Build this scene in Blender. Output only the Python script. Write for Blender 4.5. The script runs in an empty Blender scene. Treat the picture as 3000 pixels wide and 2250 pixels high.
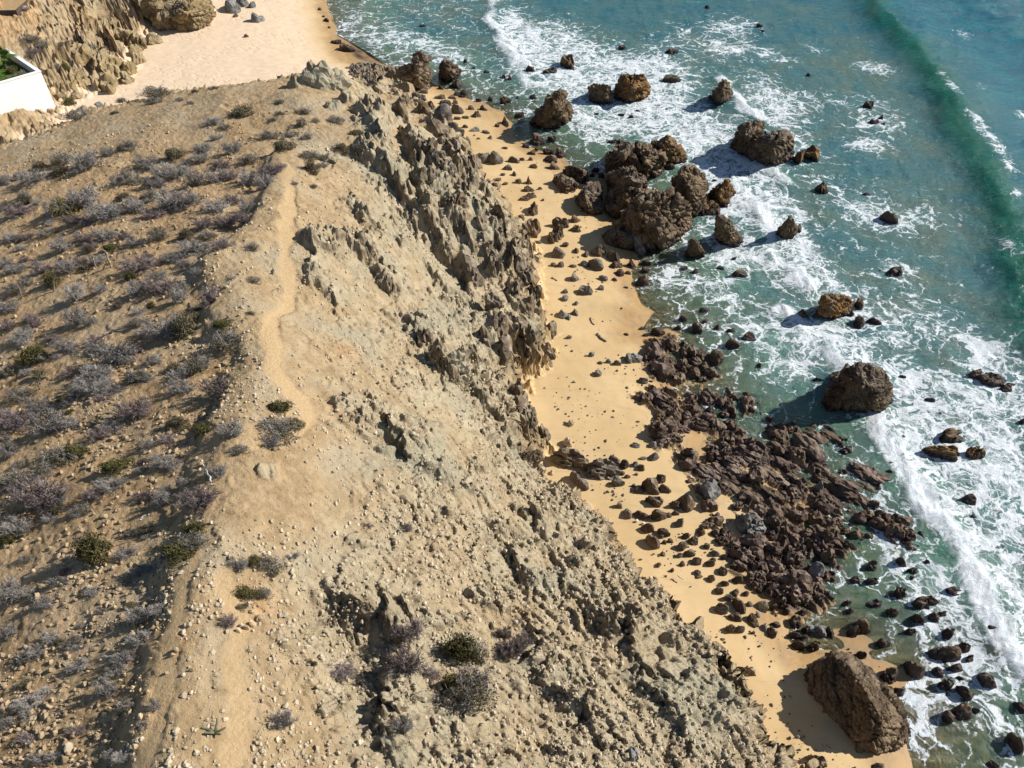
import bpy, bmesh, math, random
import numpy as np
from mathutils import Vector, Matrix
random.seed(7); RNG = np.random.RandomState(7)
SC = bpy.context.scene; COL = SC.collection
# ------------------------------------------------------------------ camera, sky, sun, exposure
CAM_H, PITCH, FPX = 40.0, math.radians(44.0), 2266.0
cd = bpy.data.cameras.new("camera"); cam = bpy.data.objects.new("camera", cd); COL.objects.link(cam)
cd.sensor_fit = 'HORIZONTAL'; cd.sensor_width = 36.0; cd.lens = 36.0 * FPX / 3000.0
cd.clip_start = 0.5; cd.clip_end = 4000.0
cam.location = (0, 0, CAM_H); cam.rotation_euler = (math.pi / 2 - PITCH, 0, 0)
SC.camera = cam
SUN_EL, SUN_AZ = math.radians(36.0), math.radians(12.0)      # azimuth measured from +X towards +Y
world = bpy.data.worlds.new("World"); SC.world = world; world.use_nodes = True
wn = world.node_tree; wn.nodes.clear()
sky = wn.nodes.new('ShaderNodeTexSky'); sky.sky_type = 'NISHITA'; sky.sun_disc = False
sky.sun_elevation = SUN_EL; sky.sun_rotation = math.pi / 2 - SUN_AZ
sky.air_density = 1.0; sky.dust_density = 0.15; sky.ozone_density = 1.5
bg = wn.nodes.new('ShaderNodeBackground'); bg.inputs[1].default_value = 0.068
wo = wn.nodes.new('ShaderNodeOutputWorld')
wn.links.new(sky.outputs[0], bg.inputs[0]); wn.links.new(bg.outputs[0], wo.inputs[0])
sl = bpy.data.lights.new("sun", 'SUN'); sl.energy = 5.0; sl.angle = math.radians(0.5); sl.color = (1.0, 0.955, 0.88)
so = bpy.data.objects.new("sun", sl); COL.objects.link(so)
SD = Vector((math.cos(SUN_EL) * math.cos(SUN_AZ), math.cos(SUN_EL) * math.sin(SUN_AZ), math.sin(SUN_EL)))
so.rotation_euler = SD.to_track_quat('Z', 'Y').to_euler(); so.location = (60, 40, 80)
vs = SC.view_settings; vs.view_transform = 'Standard'; vs.look = 'None'; vs.gamma = 1.0; vs.use_curve_mapping = False
vs.exposure = 0.5
SC.render.engine = 'CYCLES'
SC.cycles.transparent_max_bounces = 12; SC.cycles.max_bounces = 6

# ------------------------------------------------------------------ camera geometry helpers (pixels of the 3000 x 2250 photo)
CP, SP = math.cos(PITCH), math.sin(PITCH)
def ray(px, py):
    a = (px - 1500.0) / FPX; b = (1125.0 - py) / FPX
    return np.array([a, CP + b * SP, -SP + b * CP])
def at(px, py, z=0.0):
    d = ray(px, py); t = (z - CAM_H) / d[2]
    return np.array([0, 0, CAM_H]) + d * t
def T(r, c, x, y):
    return 750.0 * c + x / 2.949, 562.5 * r + y / 2.949
def zdepth(p):
    return p[1] * CP + (CAM_H - p[2]) * SP

# ------------------------------------------------------------------ numpy noise
_p = np.arange(256); np.random.RandomState(3).shuffle(_p); PERM = np.concatenate([_p, _p, _p]).astype(np.int64)
_ga = np.linspace(0, 2 * np.pi, 256, endpoint=False); G2 = np.stack([np.cos(_ga), np.sin(_ga)], 1)
_g3 = np.random.RandomState(4).normal(size=(256, 3)); G3 = _g3 / np.linalg.norm(_g3, axis=1)[:, None]
def _f(t): return t * t * t * (t * (t * 6 - 15) + 10)
def pn2(x, y, s=0):
    x = x + s * 17.31; y = y + s * 9.77
    xi = np.floor(x).astype(np.int64); yi = np.floor(y).astype(np.int64); fx = x - xi; fy = y - yi
    xi &= 255; yi &= 255; u = _f(fx); v = _f(fy)
    def g(a, b, dx, dy):
        h = PERM[PERM[xi + a] + yi + b] & 255
        return G2[h, 0] * dx + G2[h, 1] * dy
    n = (g(0, 0, fx, fy) * (1 - u) + g(1, 0, fx - 1, fy) * u) * (1 - v) + (g(0, 1, fx, fy - 1) * (1 - u) + g(1, 1, fx - 1, fy - 1) * u) * v
    return n * 1.4
def pn3(p, s=0):
    p = p + np.array([s * 13.7, s * 7.1, s * 3.3])
    i = np.floor(p).astype(np.int64); f = p - i; i &= 255; w = _f(f)
    out = 0
    for a in (0, 1):
        for b in (0, 1):
            for c in (0, 1):
                h = PERM[PERM[PERM[i[:, 0] + a] + i[:, 1] + b] + i[:, 2] + c] & 255
                d = (G3[h] * (f - np.array([a, b, c]))).sum(1)
                out = out + d * (w[:, 0] if a else 1 - w[:, 0]) * (w[:, 1] if b else 1 - w[:, 1]) * (w[:, 2] if c else 1 - w[:, 2])
    return out * 1.5
def fbm2(x, y, o=4, s=0):
    return sum(pn2(x * 2.03 ** k, y * 2.03 ** k, s + k) * 0.5 ** k for k in range(o))
def rid2(x, y, o=4, s=0):
    return sum((1 - 2 * np.abs(pn2(x * 2.1 ** k, y * 2.1 ** k, s + k))) * 0.5 ** k for k in range(o))
def fbm3(p, o=3, s=0):
    return sum(pn3(p * 2.03 ** k, s + k) * 0.5 ** k for k in range(o))
def rid3(p, o=3, s=0):
    return sum((1 - 2 * np.abs(pn3(p * 2.1 ** k, s + k))) * 0.5 ** k for k in range(o))
def vor2(x, y, s=0):
    """cellular noise: F1, F2 - F1 and a random value per cell"""
    xi = np.floor(x).astype(np.int64); yi = np.floor(y).astype(np.int64)
    f1 = np.full(x.shape, 9.0); f2 = f1.copy(); cid = np.zeros(x.shape)
    for a in (-1, 0, 1):
        for b in (-1, 0, 1):
            h = PERM[PERM[(xi + a + s * 31) & 255] + ((yi + b) & 255)] & 255
            h2 = PERM[h + 57] & 255
            d = np.hypot(xi + a + h / 255.0 - x, yi + b + h2 / 255.0 - y)
            near = d < f1
            f2 = np.where(near, f1, np.minimum(f2, d)); cid = np.where(near, h / 255.0, cid); f1 = np.where(near, d, f1)
    return f1, f2 - f1, cid
def facet2(x, y, s=0):
    """broken-plate relief: every cell is a small tilted plane; returns height and the gap between plates"""
    xi = np.floor(x).astype(np.int64); yi = np.floor(y).astype(np.int64)
    f1 = np.full(x.shape, 9.0); f2 = f1.copy(); h_ = np.zeros(x.shape)
    for a in (-1, 0, 1):
        for b in (-1, 0, 1):
            h = PERM[PERM[(xi + a + s * 31) & 255] + ((yi + b) & 255)] & 255
            h2 = PERM[h + 57] & 255; h3 = PERM[h + 131] & 255
            dx = x - (xi + a + h / 255.0); dy = y - (yi + b + h2 / 255.0); d = np.hypot(dx, dy); near = d < f1
            f2 = np.where(near, f1, np.minimum(f2, d)); f1 = np.where(near, d, f1)
            h_ = np.where(near, h3 / 255.0 - 0.5 + 0.55 * (dx * np.cos(h * 0.9) + dy * np.sin(h * 0.9)), h_)
    return h_, f2 - f1
def facet3(p, s=0):
    i = np.floor(p).astype(np.int64); f1 = np.full(len(p), 9.0); f2 = f1.copy(); h_ = np.zeros(len(p))
    for a in (-1, 0, 1):
        for b in (-1, 0, 1):
            for c in (-1, 0, 1):
                h = PERM[PERM[PERM[(i[:, 0] + a + s * 31) & 255] + ((i[:, 1] + b) & 255)] + ((i[:, 2] + c) & 255)] & 255
                h2 = PERM[h + 57] & 255; h3 = PERM[h + 131] & 255; h4 = PERM[h + 201] & 255
                d = np.stack([p[:, 0] - (i[:, 0] + a + h / 255.0), p[:, 1] - (i[:, 1] + b + h2 / 255.0), p[:, 2] - (i[:, 2] + c + h3 / 255.0)], 1)
                r = np.sqrt((d * d).sum(1)); near = r < f1
                f2 = np.where(near, f1, np.minimum(f2, r)); f1 = np.where(near, r, f1)
                h_ = np.where(near, 0.55 * (h4 / 255.0 - 0.5) + 0.8 * (d * G3[h]).sum(1), h_)
    return h_, f2 - f1
def sst(a, b, x):
    t = np.clip((x - a) / (b - a), 0, 1); return t * t * (3 - 2 * t)
def seg_dist(X, Y, pts, closed=False):
    """unsigned distance to a polyline"""
    d = np.full(X.shape, 1e9); n = len(pts)
    for i in range(n if closed else n - 1):
        a = pts[i]; b = pts[(i + 1) % n]; ex, ey = b[0] - a[0], b[1] - a[1]; L = ex * ex + ey * ey + 1e-9
        t = np.clip(((X - a[0]) * ex + (Y - a[1]) * ey) / L, 0, 1)
        d = np.minimum(d, (X - a[0] - t * ex) ** 2 + (Y - a[1] - t * ey) ** 2)
    return np.sqrt(d)
def seg_side(X, Y, pts):
    """distance to a polyline, and whether a point lies on the sunward side of it"""
    d = np.full(X.shape, 1e9); sd = np.zeros(X.shape)
    for a, b in zip(pts[:-1], pts[1:]):
        ex, ey = b[0] - a[0], b[1] - a[1]; L = ex * ex + ey * ey + 1e-9
        t = np.clip(((X - a[0]) * ex + (Y - a[1]) * ey) / L, 0, 1); vx, vy = X - a[0] - t * ex, Y - a[1] - t * ey; q = vx * vx + vy * vy
        near = q < d; d = np.where(near, q, d); sd = np.where(near, vx * SD[0] + vy * SD[1], sd)
    return np.sqrt(d), sd
def inside(X, Y, pts):
    r = np.zeros(X.shape, bool); n = len(pts)
    for i in range(n):
        a = pts[i]; b = pts[(i + 1) % n]
        if abs(a[1] - b[1]) < 1e-9: continue
        r ^= ((a[1] > Y) != (b[1] > Y)) & (X < (b[0] - a[0]) * (Y - a[1]) / (b[1] - a[1]) + a[0])
    return r
def sdf(X, Y, pts):
    return np.where(inside(X, Y, pts), 1, -1) * seg_dist(X, Y, pts, True)
def world_pts(s, z=None):
    out = []
    for q in s.split():
        v = [float(k) for k in q.split(',')]
        out.append(at(v[0], v[1], v[2] if len(v) > 2 else z))
    return out

# ------------------------------------------------------------------ object helpers
def link(o): COL.objects.link(o); return o
def tag(o, label=None, cat=None, group=None, kind=None):
    for k, v in (('label', label), ('category', cat), ('group', group), ('kind', kind)):
        if v: o[k] = v
    return o
def empty(name, loc=(0, 0, 0)):
    o = bpy.data.objects.new(name, None); o.location = loc; o.empty_display_size = 0.2; return link(o)
def np_mesh(name, V, F, mat, smooth=True):
    """mesh from numpy: F is (n,3) or (n,4)"""
    me = bpy.data.meshes.new(name); k = F.shape[1]; n = len(F)
    me.vertices.add(len(V)); me.vertices.foreach_set('co', np.ascontiguousarray(V, np.float32).ravel())
    me.loops.add(n * k); me.loops.foreach_set('vertex_index', np.ascontiguousarray(F, np.int32).ravel())
    me.polygons.add(n); me.polygons.foreach_set('loop_start', np.arange(0, n * k, k, dtype=np.int32))
    me.polygons.foreach_set('use_smooth', np.full(n, smooth, bool))
    me.update(calc_edges=True)
    if mat: me.materials.append(mat)
    return me
def col_attr(me, name, A):
    a = me.color_attributes.new(name, 'FLOAT_COLOR', 'POINT'); a.data.foreach_set('color', np.ascontiguousarray(A, np.float32).ravel())
def obj(name, me, parent=None, loc=None):
    o = bpy.data.objects.new(name, me); o.parent = parent
    if loc is not None: o.location = loc
    return link(o)
_ico = {}
def ico(sub):
    if sub not in _ico:
        bm = bmesh.new(); bmesh.ops.create_icosphere(bm, subdivisions=sub, radius=1.0)
        _ico[sub] = (np.array([v.co[:] for v in bm.verts]), np.array([[v.index for v in f.verts] for f in bm.faces])); bm.free()
    return _ico[sub]

# ------------------------------------------------------------------ materials
class NT:
    def __init__(s, name):
        s.m = bpy.data.materials.new(name); s.m.use_nodes = True; s.t = s.m.node_tree; s.t.nodes.clear()
        s.out = s.t.nodes.new('ShaderNodeOutputMaterial')
    def n(s, typ, ins=None, **kw):
        nd = s.t.nodes.new(typ)
        for k, v in kw.items(): setattr(nd, k, v)
        for k, v in (ins or {}).items(): s.set(nd.inputs[k], v)
        return nd
    def set(s, sock, v):
        if hasattr(v, 'is_output'): s.t.links.new(v, sock)
        else:
            if isinstance(v, tuple) and len(v) == 3 and sock.type == 'RGBA': v = v + (1.0,)
            sock.default_value = v
    def pos(s): return s.n('ShaderNodeNewGeometry').outputs['Position']
    def objp(s): return s.n('ShaderNodeTexCoord').outputs['Object']
    def noise(s, vec, scale, detail=4, rough=0.6, dist=0.0, out=0):
        return s.n('ShaderNodeTexNoise', {'Vector': vec, 'Scale': scale, 'Detail': detail, 'Roughness': rough, 'Distortion': dist}).outputs[out]
    def map(s, v, a, b, c=0.0, d=1.0, smooth=True):
        return s.n('ShaderNodeMapRange', {0: v, 1: a, 2: b, 3: c, 4: d}, interpolation_type='SMOOTHSTEP' if smooth else 'LINEAR').outputs[0]
    def math(s, op, a, b=0.0, c=0.0, clamp=False):
        return s.n('ShaderNodeMath', {0: a, 1: b, 2: c}, operation=op, use_clamp=clamp).outputs[0]
    def mix(s, f, a, b):
        nd = s.t.nodes.new('ShaderNodeMix'); nd.data_type = 'RGBA'
        s.set(nd.inputs[0], f); s.set(nd.inputs[6], a); s.set(nd.inputs[7], b); return nd.outputs[2]
    def scale(s, vec, xyz):
        return s.n('ShaderNodeVectorMath', {0: vec, 1: xyz}, operation='MULTIPLY').outputs[0]
    def addv(s, a, b): return s.n('ShaderNodeVectorMath', {0: a, 1: b}, operation='ADD').outputs[0]
    def sep(s, v): return s.n('ShaderNodeSeparateXYZ', {0: v}).outputs
    def attr(s, name):
        a = s.n('ShaderNodeAttribute', attribute_name=name); c = s.n('ShaderNodeSeparateColor', {0: a.outputs['Color']}).outputs
        return c[0], c[1], c[2], a.outputs['Alpha']
    def bump(s, h, strength, dist):
        return s.n('ShaderNodeBump', {'Height': h, 'Strength': strength, 'Distance': dist}).outputs[0]
    def bsdf(s, col, rough=0.9, normal=None, spec=0.2, **kw):
        b = s.n('ShaderNodeBsdfPrincipled', {'Base Color': col, 'Roughness': rough, 'Specular IOR Level': spec})
        if normal is not None: s.set(b.inputs['Normal'], normal)
        s.t.links.new(b.outputs[0], s.out.inputs[0]); return b

def rock_mat(name, dark, light, top, patch=None, wet=(0.022, 0.013, 0.013), wet_z=(0.25, 0.75), patch_amt=0.0, bump=0.5, topamt=0.6):
    m = NT(name); P = m.pos(); n1 = m.noise(P, 0.9, 6, 0.62); n2 = m.noise(P, 6.0, 5, 0.7); n3 = m.noise(P, 0.35, 3)
    c = m.mix(m.map(n1, 0.35, 0.68), dark, light)
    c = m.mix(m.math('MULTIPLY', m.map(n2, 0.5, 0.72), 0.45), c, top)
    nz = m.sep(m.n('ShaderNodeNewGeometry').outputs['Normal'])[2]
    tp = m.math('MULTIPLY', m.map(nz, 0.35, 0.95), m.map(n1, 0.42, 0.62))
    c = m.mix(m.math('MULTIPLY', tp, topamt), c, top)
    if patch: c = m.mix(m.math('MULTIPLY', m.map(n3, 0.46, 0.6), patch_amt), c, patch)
    crack = m.n('ShaderNodeTexVoronoi', {'Vector': m.addv(P, m.scale(m.noise(P, 1.4, 3, out=1), (0.9, 0.9, 0.9))), 'Scale': 0.9}, feature='DISTANCE_TO_EDGE').outputs[0]
    wz = m.math('ADD', m.sep(P)[2], m.math('MULTIPLY', m.math('SUBTRACT', n1, 0.5), -1.0))
    wf = m.map(wz, wet_z[0], wet_z[1], 1.0, 0.0) if wet else 0.0
    if wet: c = m.mix(wf, c, m.mix(m.map(n2, 0.4, 0.65), wet, tuple(k * 2.4 for k in wet)))
    h = m.math('ADD', m.math('MULTIPLY', n2, 0.7), m.math('MULTIPLY', m.map(crack, 0.0, 0.10), 0.5))
    rg = m.math('SUBTRACT', 0.9, m.math('MULTIPLY', wf, 0.4)) if wet else 0.92
    m.bsdf(c, rg, m.bump(h, bump, 0.12), 0.25)
    return m.m
M = {}
M['dark'] = rock_mat('dark_rock', (0.052, 0.036, 0.026), (0.135, 0.096, 0.064), (0.26, 0.215, 0.16), (0.17, 0.10, 0.035), patch_amt=0.3)
M['brown'] = rock_mat('brown_rock', (0.075, 0.05, 0.03), (0.175, 0.118, 0.068), (0.29, 0.22, 0.14), (0.12, 0.10, 0.075), patch_amt=0.3)
M['orange'] = rock_mat('orange_rock', (0.085, 0.055, 0.03), (0.20, 0.115, 0.045), (0.26, 0.19, 0.12), (0.24, 0.115, 0.03), patch_amt=0.6)
M['grey'] = rock_mat('grey_rock', (0.10, 0.098, 0.095), (0.20, 0.19, 0.175), (0.33, 0.31, 0.28), wet=None)
M['boulder'] = rock_mat('boulder_rock', (0.075, 0.062, 0.052), (0.15, 0.122, 0.098), (0.27, 0.23, 0.185), wet_z=(-0.1, 0.25))
M['pale'] = rock_mat('pale_rock', (0.27, 0.235, 0.165), (0.39, 0.345, 0.255), (0.46, 0.41, 0.32), (0.29, 0.275, 0.20), wet=None, patch_amt=0.5, bump=0.6)
M['white'] = rock_mat('white_rock', (0.42, 0.36, 0.29), (0.55, 0.49, 0.42), (0.62, 0.58, 0.52), wet=None)
M['cliff'] = rock_mat('cliff_rock', (0.10, 0.075, 0.05), (0.22, 0.172, 0.115), (0.36, 0.315, 0.25), (0.19, 0.13, 0.075), wet=None, patch_amt=0.4, bump=0.7)
M['reef'] = rock_mat('reef_rock', (0.055, 0.036, 0.028), (0.15, 0.10, 0.075), (0.30, 0.235, 0.185), (0.17, 0.12, 0.06), wet=(0.034, 0.018, 0.016), wet_z=(-0.1, 0.3), patch_amt=0.35, bump=0.8)
M['cove'] = rock_mat('cove_rock', (0.17, 0.125, 0.065), (0.31, 0.24, 0.14), (0.42, 0.35, 0.24), (0.34, 0.23, 0.10), wet=None, patch_amt=0.4, bump=0.7)
def plain(name, c1, c2, scale=8.0, rough=0.85, spec=0.2, rnd=0.0, transl=0.0):
    m = NT(name); P = m.pos(); n = m.noise(P, scale, 4)
    c = m.mix(m.map(n, 0.35, 0.65), c1, c2)
    if rnd:
        r = m.n('ShaderNodeObjectInfo').outputs['Random']
        c = m.n('ShaderNodeHueSaturation', {'Value': m.map(r, 0, 1, 1 - rnd, 1 + rnd, False), 'Color': c}).outputs[0]
    m.bsdf(c, rough, None, spec); return m.m
M['twig_grey'] = plain('grey_twigs', (0.21, 0.19, 0.17), (0.39, 0.36, 0.325), 3, rnd=0.25)
M['twig_purple'] = plain('purple_twigs', (0.16, 0.122, 0.115), (0.30, 0.245, 0.23), 3, rnd=0.25)
M['twig_brown'] = plain('brown_stems', (0.10, 0.075, 0.05), (0.19, 0.145, 0.10), 3, rnd=0.2)
M['leaf_olive'] = plain('olive_leaves', (0.055, 0.055, 0.018), (0.135, 0.12, 0.042), 5, rnd=0.2)
M['leaf_green'] = plain('green_leaves', (0.05, 0.06, 0.016), (0.14, 0.135, 0.035), 5, rnd=0.15)
M['leaf_tan'] = plain('tan_leaves', (0.10, 0.085, 0.05), (0.19, 0.16, 0.095), 5, rnd=0.2)
M['leaf_yellow'] = plain('yellow_leaves', (0.12, 0.11, 0.02), (0.22, 0.19, 0.05), 5)
M['palm'] = plain('palm_leaves', (0.03, 0.075, 0.012), (0.11, 0.17, 0.03), 5)
M['grass'] = plain('lawn_grass', (0.045, 0.10, 0.015), (0.10, 0.16, 0.03), 4)
M['stucco'] = plain('white_stucco', (0.76, 0.75, 0.735), (0.85, 0.845, 0.84), 0.8)
M['post'] = plain('weathered_post', (0.17, 0.135, 0.10), (0.32, 0.27, 0.215), 6)
M['deadwood'] = plain('bleached_wood', (0.34, 0.315, 0.28), (0.48, 0.45, 0.40), 6)
M['cactus'] = plain('cactus_skin', (0.10, 0.105, 0.06), (0.17, 0.165, 0.10), 9)
M['deck'] = plain('tan_deck', (0.33, 0.22, 0.11), (0.40, 0.275, 0.14), 2)
M['deckedge'] = plain('dark_edging', (0.06, 0.045, 0.04), (0.09, 0.07, 0.06), 2)
M['blue'] = plain('blue_crate', (0.02, 0.035, 0.16), (0.03, 0.05, 0.2), 6)
M['litter'] = plain('white_scrap', (0.7, 0.7, 0.72), (0.8, 0.8, 0.8), 6)
M['rubber'] = plain('black_rubber', (0.012, 0.012, 0.012), (0.03, 0.03, 0.03), 6)
M['stone'] = plain('tan_stone', (0.30, 0.215, 0.125), (0.50, 0.385, 0.245), 2.5, rnd=0.3)
M['stone_pale'] = plain('pale_stone', (0.28, 0.225, 0.15), (0.44, 0.37, 0.265), 2.5, rnd=0.25)

def ground_mat():
    m = NT('coastal_ground'); P = m.pos()
    sand, wet, rock, trail = m.attr('zone'); orange, reef, rub, cove = m.attr('zone2')
    nL = m.noise(P, 0.22, 5, 0.6); nM = m.noise(P, 1.3, 6, 0.65); nS = m.noise(P, 7.0, 5, 0.7); nT = m.noise(P, 26.0, 3, 0.7)
    soil = m.mix(m.map(nM, 0.36, 0.64), (0.31, 0.215, 0.115), (0.42, 0.305, 0.175))
    soil = m.mix(m.map(nL, 0.45, 0.68), soil, (0.39, 0.315, 0.21))
    soil = m.mix(m.math('MULTIPLY', m.map(nS, 0.55, 0.72), 0.55), soil, (0.24, 0.165, 0.10))
    rk = m.mix(m.map(nM, 0.35, 0.65), (0.335, 0.265, 0.165), (0.445, 0.37, 0.25))
    rk = m.mix(m.math('MULTIPLY', m.map(nL, 0.48, 0.62), 0.6), rk, (0.30, 0.285, 0.205))
    rk = m.mix(m.math('MULTIPLY', m.map(nS, 0.58, 0.75), 0.5), rk, (0.19, 0.155, 0.105))
    rk = m.mix(m.math('MULTIPLY', m.map(nS, 0.42, 0.28), 0.35), rk, (0.50, 0.45, 0.36))
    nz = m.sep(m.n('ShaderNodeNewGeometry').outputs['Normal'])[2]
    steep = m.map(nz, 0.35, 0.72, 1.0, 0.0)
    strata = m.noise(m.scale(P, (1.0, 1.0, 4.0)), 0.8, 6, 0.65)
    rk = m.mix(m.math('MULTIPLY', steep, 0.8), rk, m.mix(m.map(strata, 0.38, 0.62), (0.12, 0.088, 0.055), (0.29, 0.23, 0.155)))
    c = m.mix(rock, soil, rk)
    c = m.mix(orange, c, m.mix(m.map(nM, 0.35, 0.66), (0.40, 0.235, 0.105), (0.53, 0.345, 0.175)))
    c = m.mix(m.math('MULTIPLY', trail, m.map(nM, 0.2, 0.5, 0.6, 1.0)), c, m.mix(m.map(nS, 0.35, 0.65), (0.43, 0.30, 0.16), (0.49, 0.35, 0.195)))
    sd = m.mix(m.map(nL, 0.35, 0.65), (0.475, 0.335, 0.17), (0.525, 0.38, 0.205))
    sd = m.mix(m.math('MULTIPLY', m.map(nM, 0.5, 0.75), 0.35), sd, (0.44, 0.305, 0.15))
    stk = m.noise(m.n('ShaderNodeMapping', {'Vector': P, 'Rotation': (0, 0, 0.9), 'Scale': (0.35, 1.6, 1)}).outputs[0], 0.9, 6, 0.65, 0.8)
    sd = m.mix(m.math('MULTIPLY', m.map(stk, 0.52, 0.68), 0.45), sd, (0.385, 0.285, 0.16))
    sd = m.mix(m.math('MULTIPLY', m.map(nT, 0.6, 0.8), 0.25), sd, (0.36, 0.24, 0.12))
    sd = m.mix(cove, sd, m.mix(m.map(nM, 0.35, 0.65), (0.60, 0.455, 0.31), (0.66, 0.51, 0.36)))
    sd = m.mix(wet, sd, m.mix(m.map(m.noise(P, 0.8, 5, 0.7, 1.5), 0.42, 0.62), (0.36, 0.22, 0.09), (0.26, 0.175, 0.095)))
    c = m.mix(sand, c, sd)
    rf = m.mix(m.map(nM, 0.36, 0.62), (0.05, 0.034, 0.026), (0.14, 0.095, 0.07))
    rf = m.mix(m.math('MULTIPLY', m.map(nS, 0.5, 0.7), 0.6), rf, (0.27, 0.21, 0.165))
    rf = m.mix(m.map(m.math('ADD', m.sep(P)[2], m.math('MULTIPLY', nM, 0.2)), 0.0, 0.35, 0.75, 0.0), rf, (0.032, 0.02, 0.016))
    c = m.mix(reef, c, rf)
    notsand = m.math('MAXIMUM', reef, m.math('SUBTRACT', 1.0, m.math('MULTIPLY', sand, 0.93)))
    h = m.math('ADD', m.math('MULTIPLY', nS, 1.0), m.math('MULTIPLY', nT, 0.35))
    bp = m.n('ShaderNodeBump', {'Height': h, 'Strength': m.math('MULTIPLY', notsand, 0.75), 'Distance': 0.16}).outputs[0]
    m.bsdf(c, m.math('SUBTRACT', 0.95, m.math('MULTIPLY', wet, 0.4)), bp, 0.2)
    return m.m
M['ground'] = ground_mat()

def sea_mat():
    m = NT('sea_water'); P = m.pos()
    foam, bore, depth, turb = m.attr('sea'); shore, patch, _, _ = m.attr('sea2')
    n = m.noise(P, 0.25, 4, 0.6)
    teal = m.mix(m.map(n, 0.35, 0.65), (0.0, 0.092, 0.145), (0.0, 0.125, 0.165))
    grey = m.mix(m.map(n, 0.4, 0.62), (0.066, 0.15, 0.145), (0.098, 0.145, 0.115))
    body = m.mix(turb, teal, grey)
    body = m.mix(patch, body, (0.006, 0.135, 0.075))  # light passing through the thin swell face, put into the colour as green
    body = m.mix(shore, body, m.mix(m.map(m.noise(P, 0.5, 4), 0.4, 0.6), (0.10, 0.23, 0.15), (0.15, 0.27, 0.20)))
    # foam lacework: stretched cells bent by flow noise
    w1 = m.n('ShaderNodeVectorMath', {0: m.noise(P, 0.22, 4, 0.6, out=1), 1: (0.5, 0.5, 0.5)}, operation='SUBTRACT').outputs[0]
    w2 = m.n('ShaderNodeVectorMath', {0: m.noise(P, 1.1, 4, 0.65, out=1), 1: (0.5, 0.5, 0.5)}, operation='SUBTRACT').outputs[0]
    Q = m.addv(P, m.addv(m.scale(w1, (5.0, 5.0, 0.0)), m.scale(w2, (1.5, 1.5, 0.0))))
    Q = m.scale(Q, (1.0, 1.0, 0.0))
    def lace(sc, wd):
        v = m.n('ShaderNodeTexVoronoi', {'Vector': Q, 'Scale': sc}, feature='DISTANCE_TO_EDGE').outputs[0]
        return m.map(v, 0.0, wd, 1.0, 0.0)
    l1 = lace(0.5, 0.10); l2 = lace(1.25, 0.14); l3 = lace(3.0, 0.24)
    cl = m.noise(Q, 0.55, 7, 0.66); fine = m.noise(Q, 2.6, 6, 0.72)
    D = m.math('ADD', foam, m.math('MULTIPLY', m.math('SUBTRACT', m.noise(P, 0.16, 5, 0.6), 0.5), 0.55))
    D = m.math('MULTIPLY', D, m.map(foam, 0.02, 0.16))
    D = m.math('MAXIMUM', D, 0.0)
    pat = m.math('ADD', m.math('MULTIPLY', l1, 0.40), m.math('ADD', m.math('MULTIPLY', l2, 0.30), m.math('MULTIPLY', l3, 0.13)))
    pat = m.math('ADD', pat, m.math('ADD', m.math('MULTIPLY', m.math('SUBTRACT', cl, 0.5), 1.15), m.math('MULTIPLY', m.math('SUBTRACT', fine, 0.5), 0.75)))
    thr = m.math('SUBTRACT', 0.80, m.math('MULTIPLY', D, 0.86))
    F = m.math('SUBTRACT', pat, thr)
    F = m.map(F, -0.06, 0.34)
    F = m.math('MULTIPLY', F, m.map(D, 0.0, 0.12))
    F = m.math('MAXIMUM', F, m.map(m.math('ADD', m.math('MULTIPLY', m.math('ADD', fine, cl), 0.55), m.math('MULTIPLY', bore, 0.85)), 0.92, 1.25))
    veil = m.math('MULTIPLY', m.map(D, 0.15, 0.9), 0.35)
    body = m.mix(m.math('MULTIPLY', veil, 0.6), body, (0.22, 0.32, 0.32))
    rip = m.n('ShaderNodeTexNoise', {'Vector': m.scale(P, (1.0, 2.6, 1.0)), 'Scale': 0.75, 'Detail': 7.0, 'Roughness': 0.62, 'Distortion': 0.9}).outputs[0]
    rip2 = m.noise(P, 5.0, 4, 0.6)
    hh = m.math('ADD', m.math('MULTIPLY', rip, 0.55), m.math('MULTIPLY', rip2, 0.16))
    nb = m.bump(hh, 0.75, 0.8)
    wat = m.n('ShaderNodeBsdfPrincipled', {'Base Color': body, 'Roughness': 0.14, 'Specular IOR Level': 0.26, 'IOR': 1.333, 'Normal': nb})
    tr = m.n('ShaderNodeBsdfTransparent', {'Color': (0.80, 0.90, 0.74)})
    gl = m.n('ShaderNodeBsdfGlossy', {'Color': (1, 1, 1), 'Roughness': 0.14, 'Normal': nb})
    clear = m.n('ShaderNodeMixShader', {0: m.n('ShaderNodeFresnel', {'IOR': 1.333, 'Normal': nb}).outputs[0], 1: tr.outputs[0], 2: gl.outputs[0]})
    op = m.math('SUBTRACT', 1.0, m.math('POWER', 2.718, m.math('MULTIPLY', depth, -26.0)))
    ms = m.n('ShaderNodeMixShader', {0: op, 1: clear.outputs[0], 2: wat.outputs[0]})
    fb = m.bump(m.math('ADD', cl, fine), 0.6, 0.35)
    fm = m.n('ShaderNodeBsdfDiffuse', {'Color': m.mix(m.map(fine, 0.3, 0.7), (0.50, 0.57, 0.62), (0.80, 0.81, 0.81)), 'Normal': fb})
    fin = m.n('ShaderNodeMixShader', {0: F, 1: ms.outputs[0], 2: fm.outputs[0]})
    m.t.links.new(fin.outputs[0], m.out.inputs[0])
    return m.m
M['sea'] = sea_mat()
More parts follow.
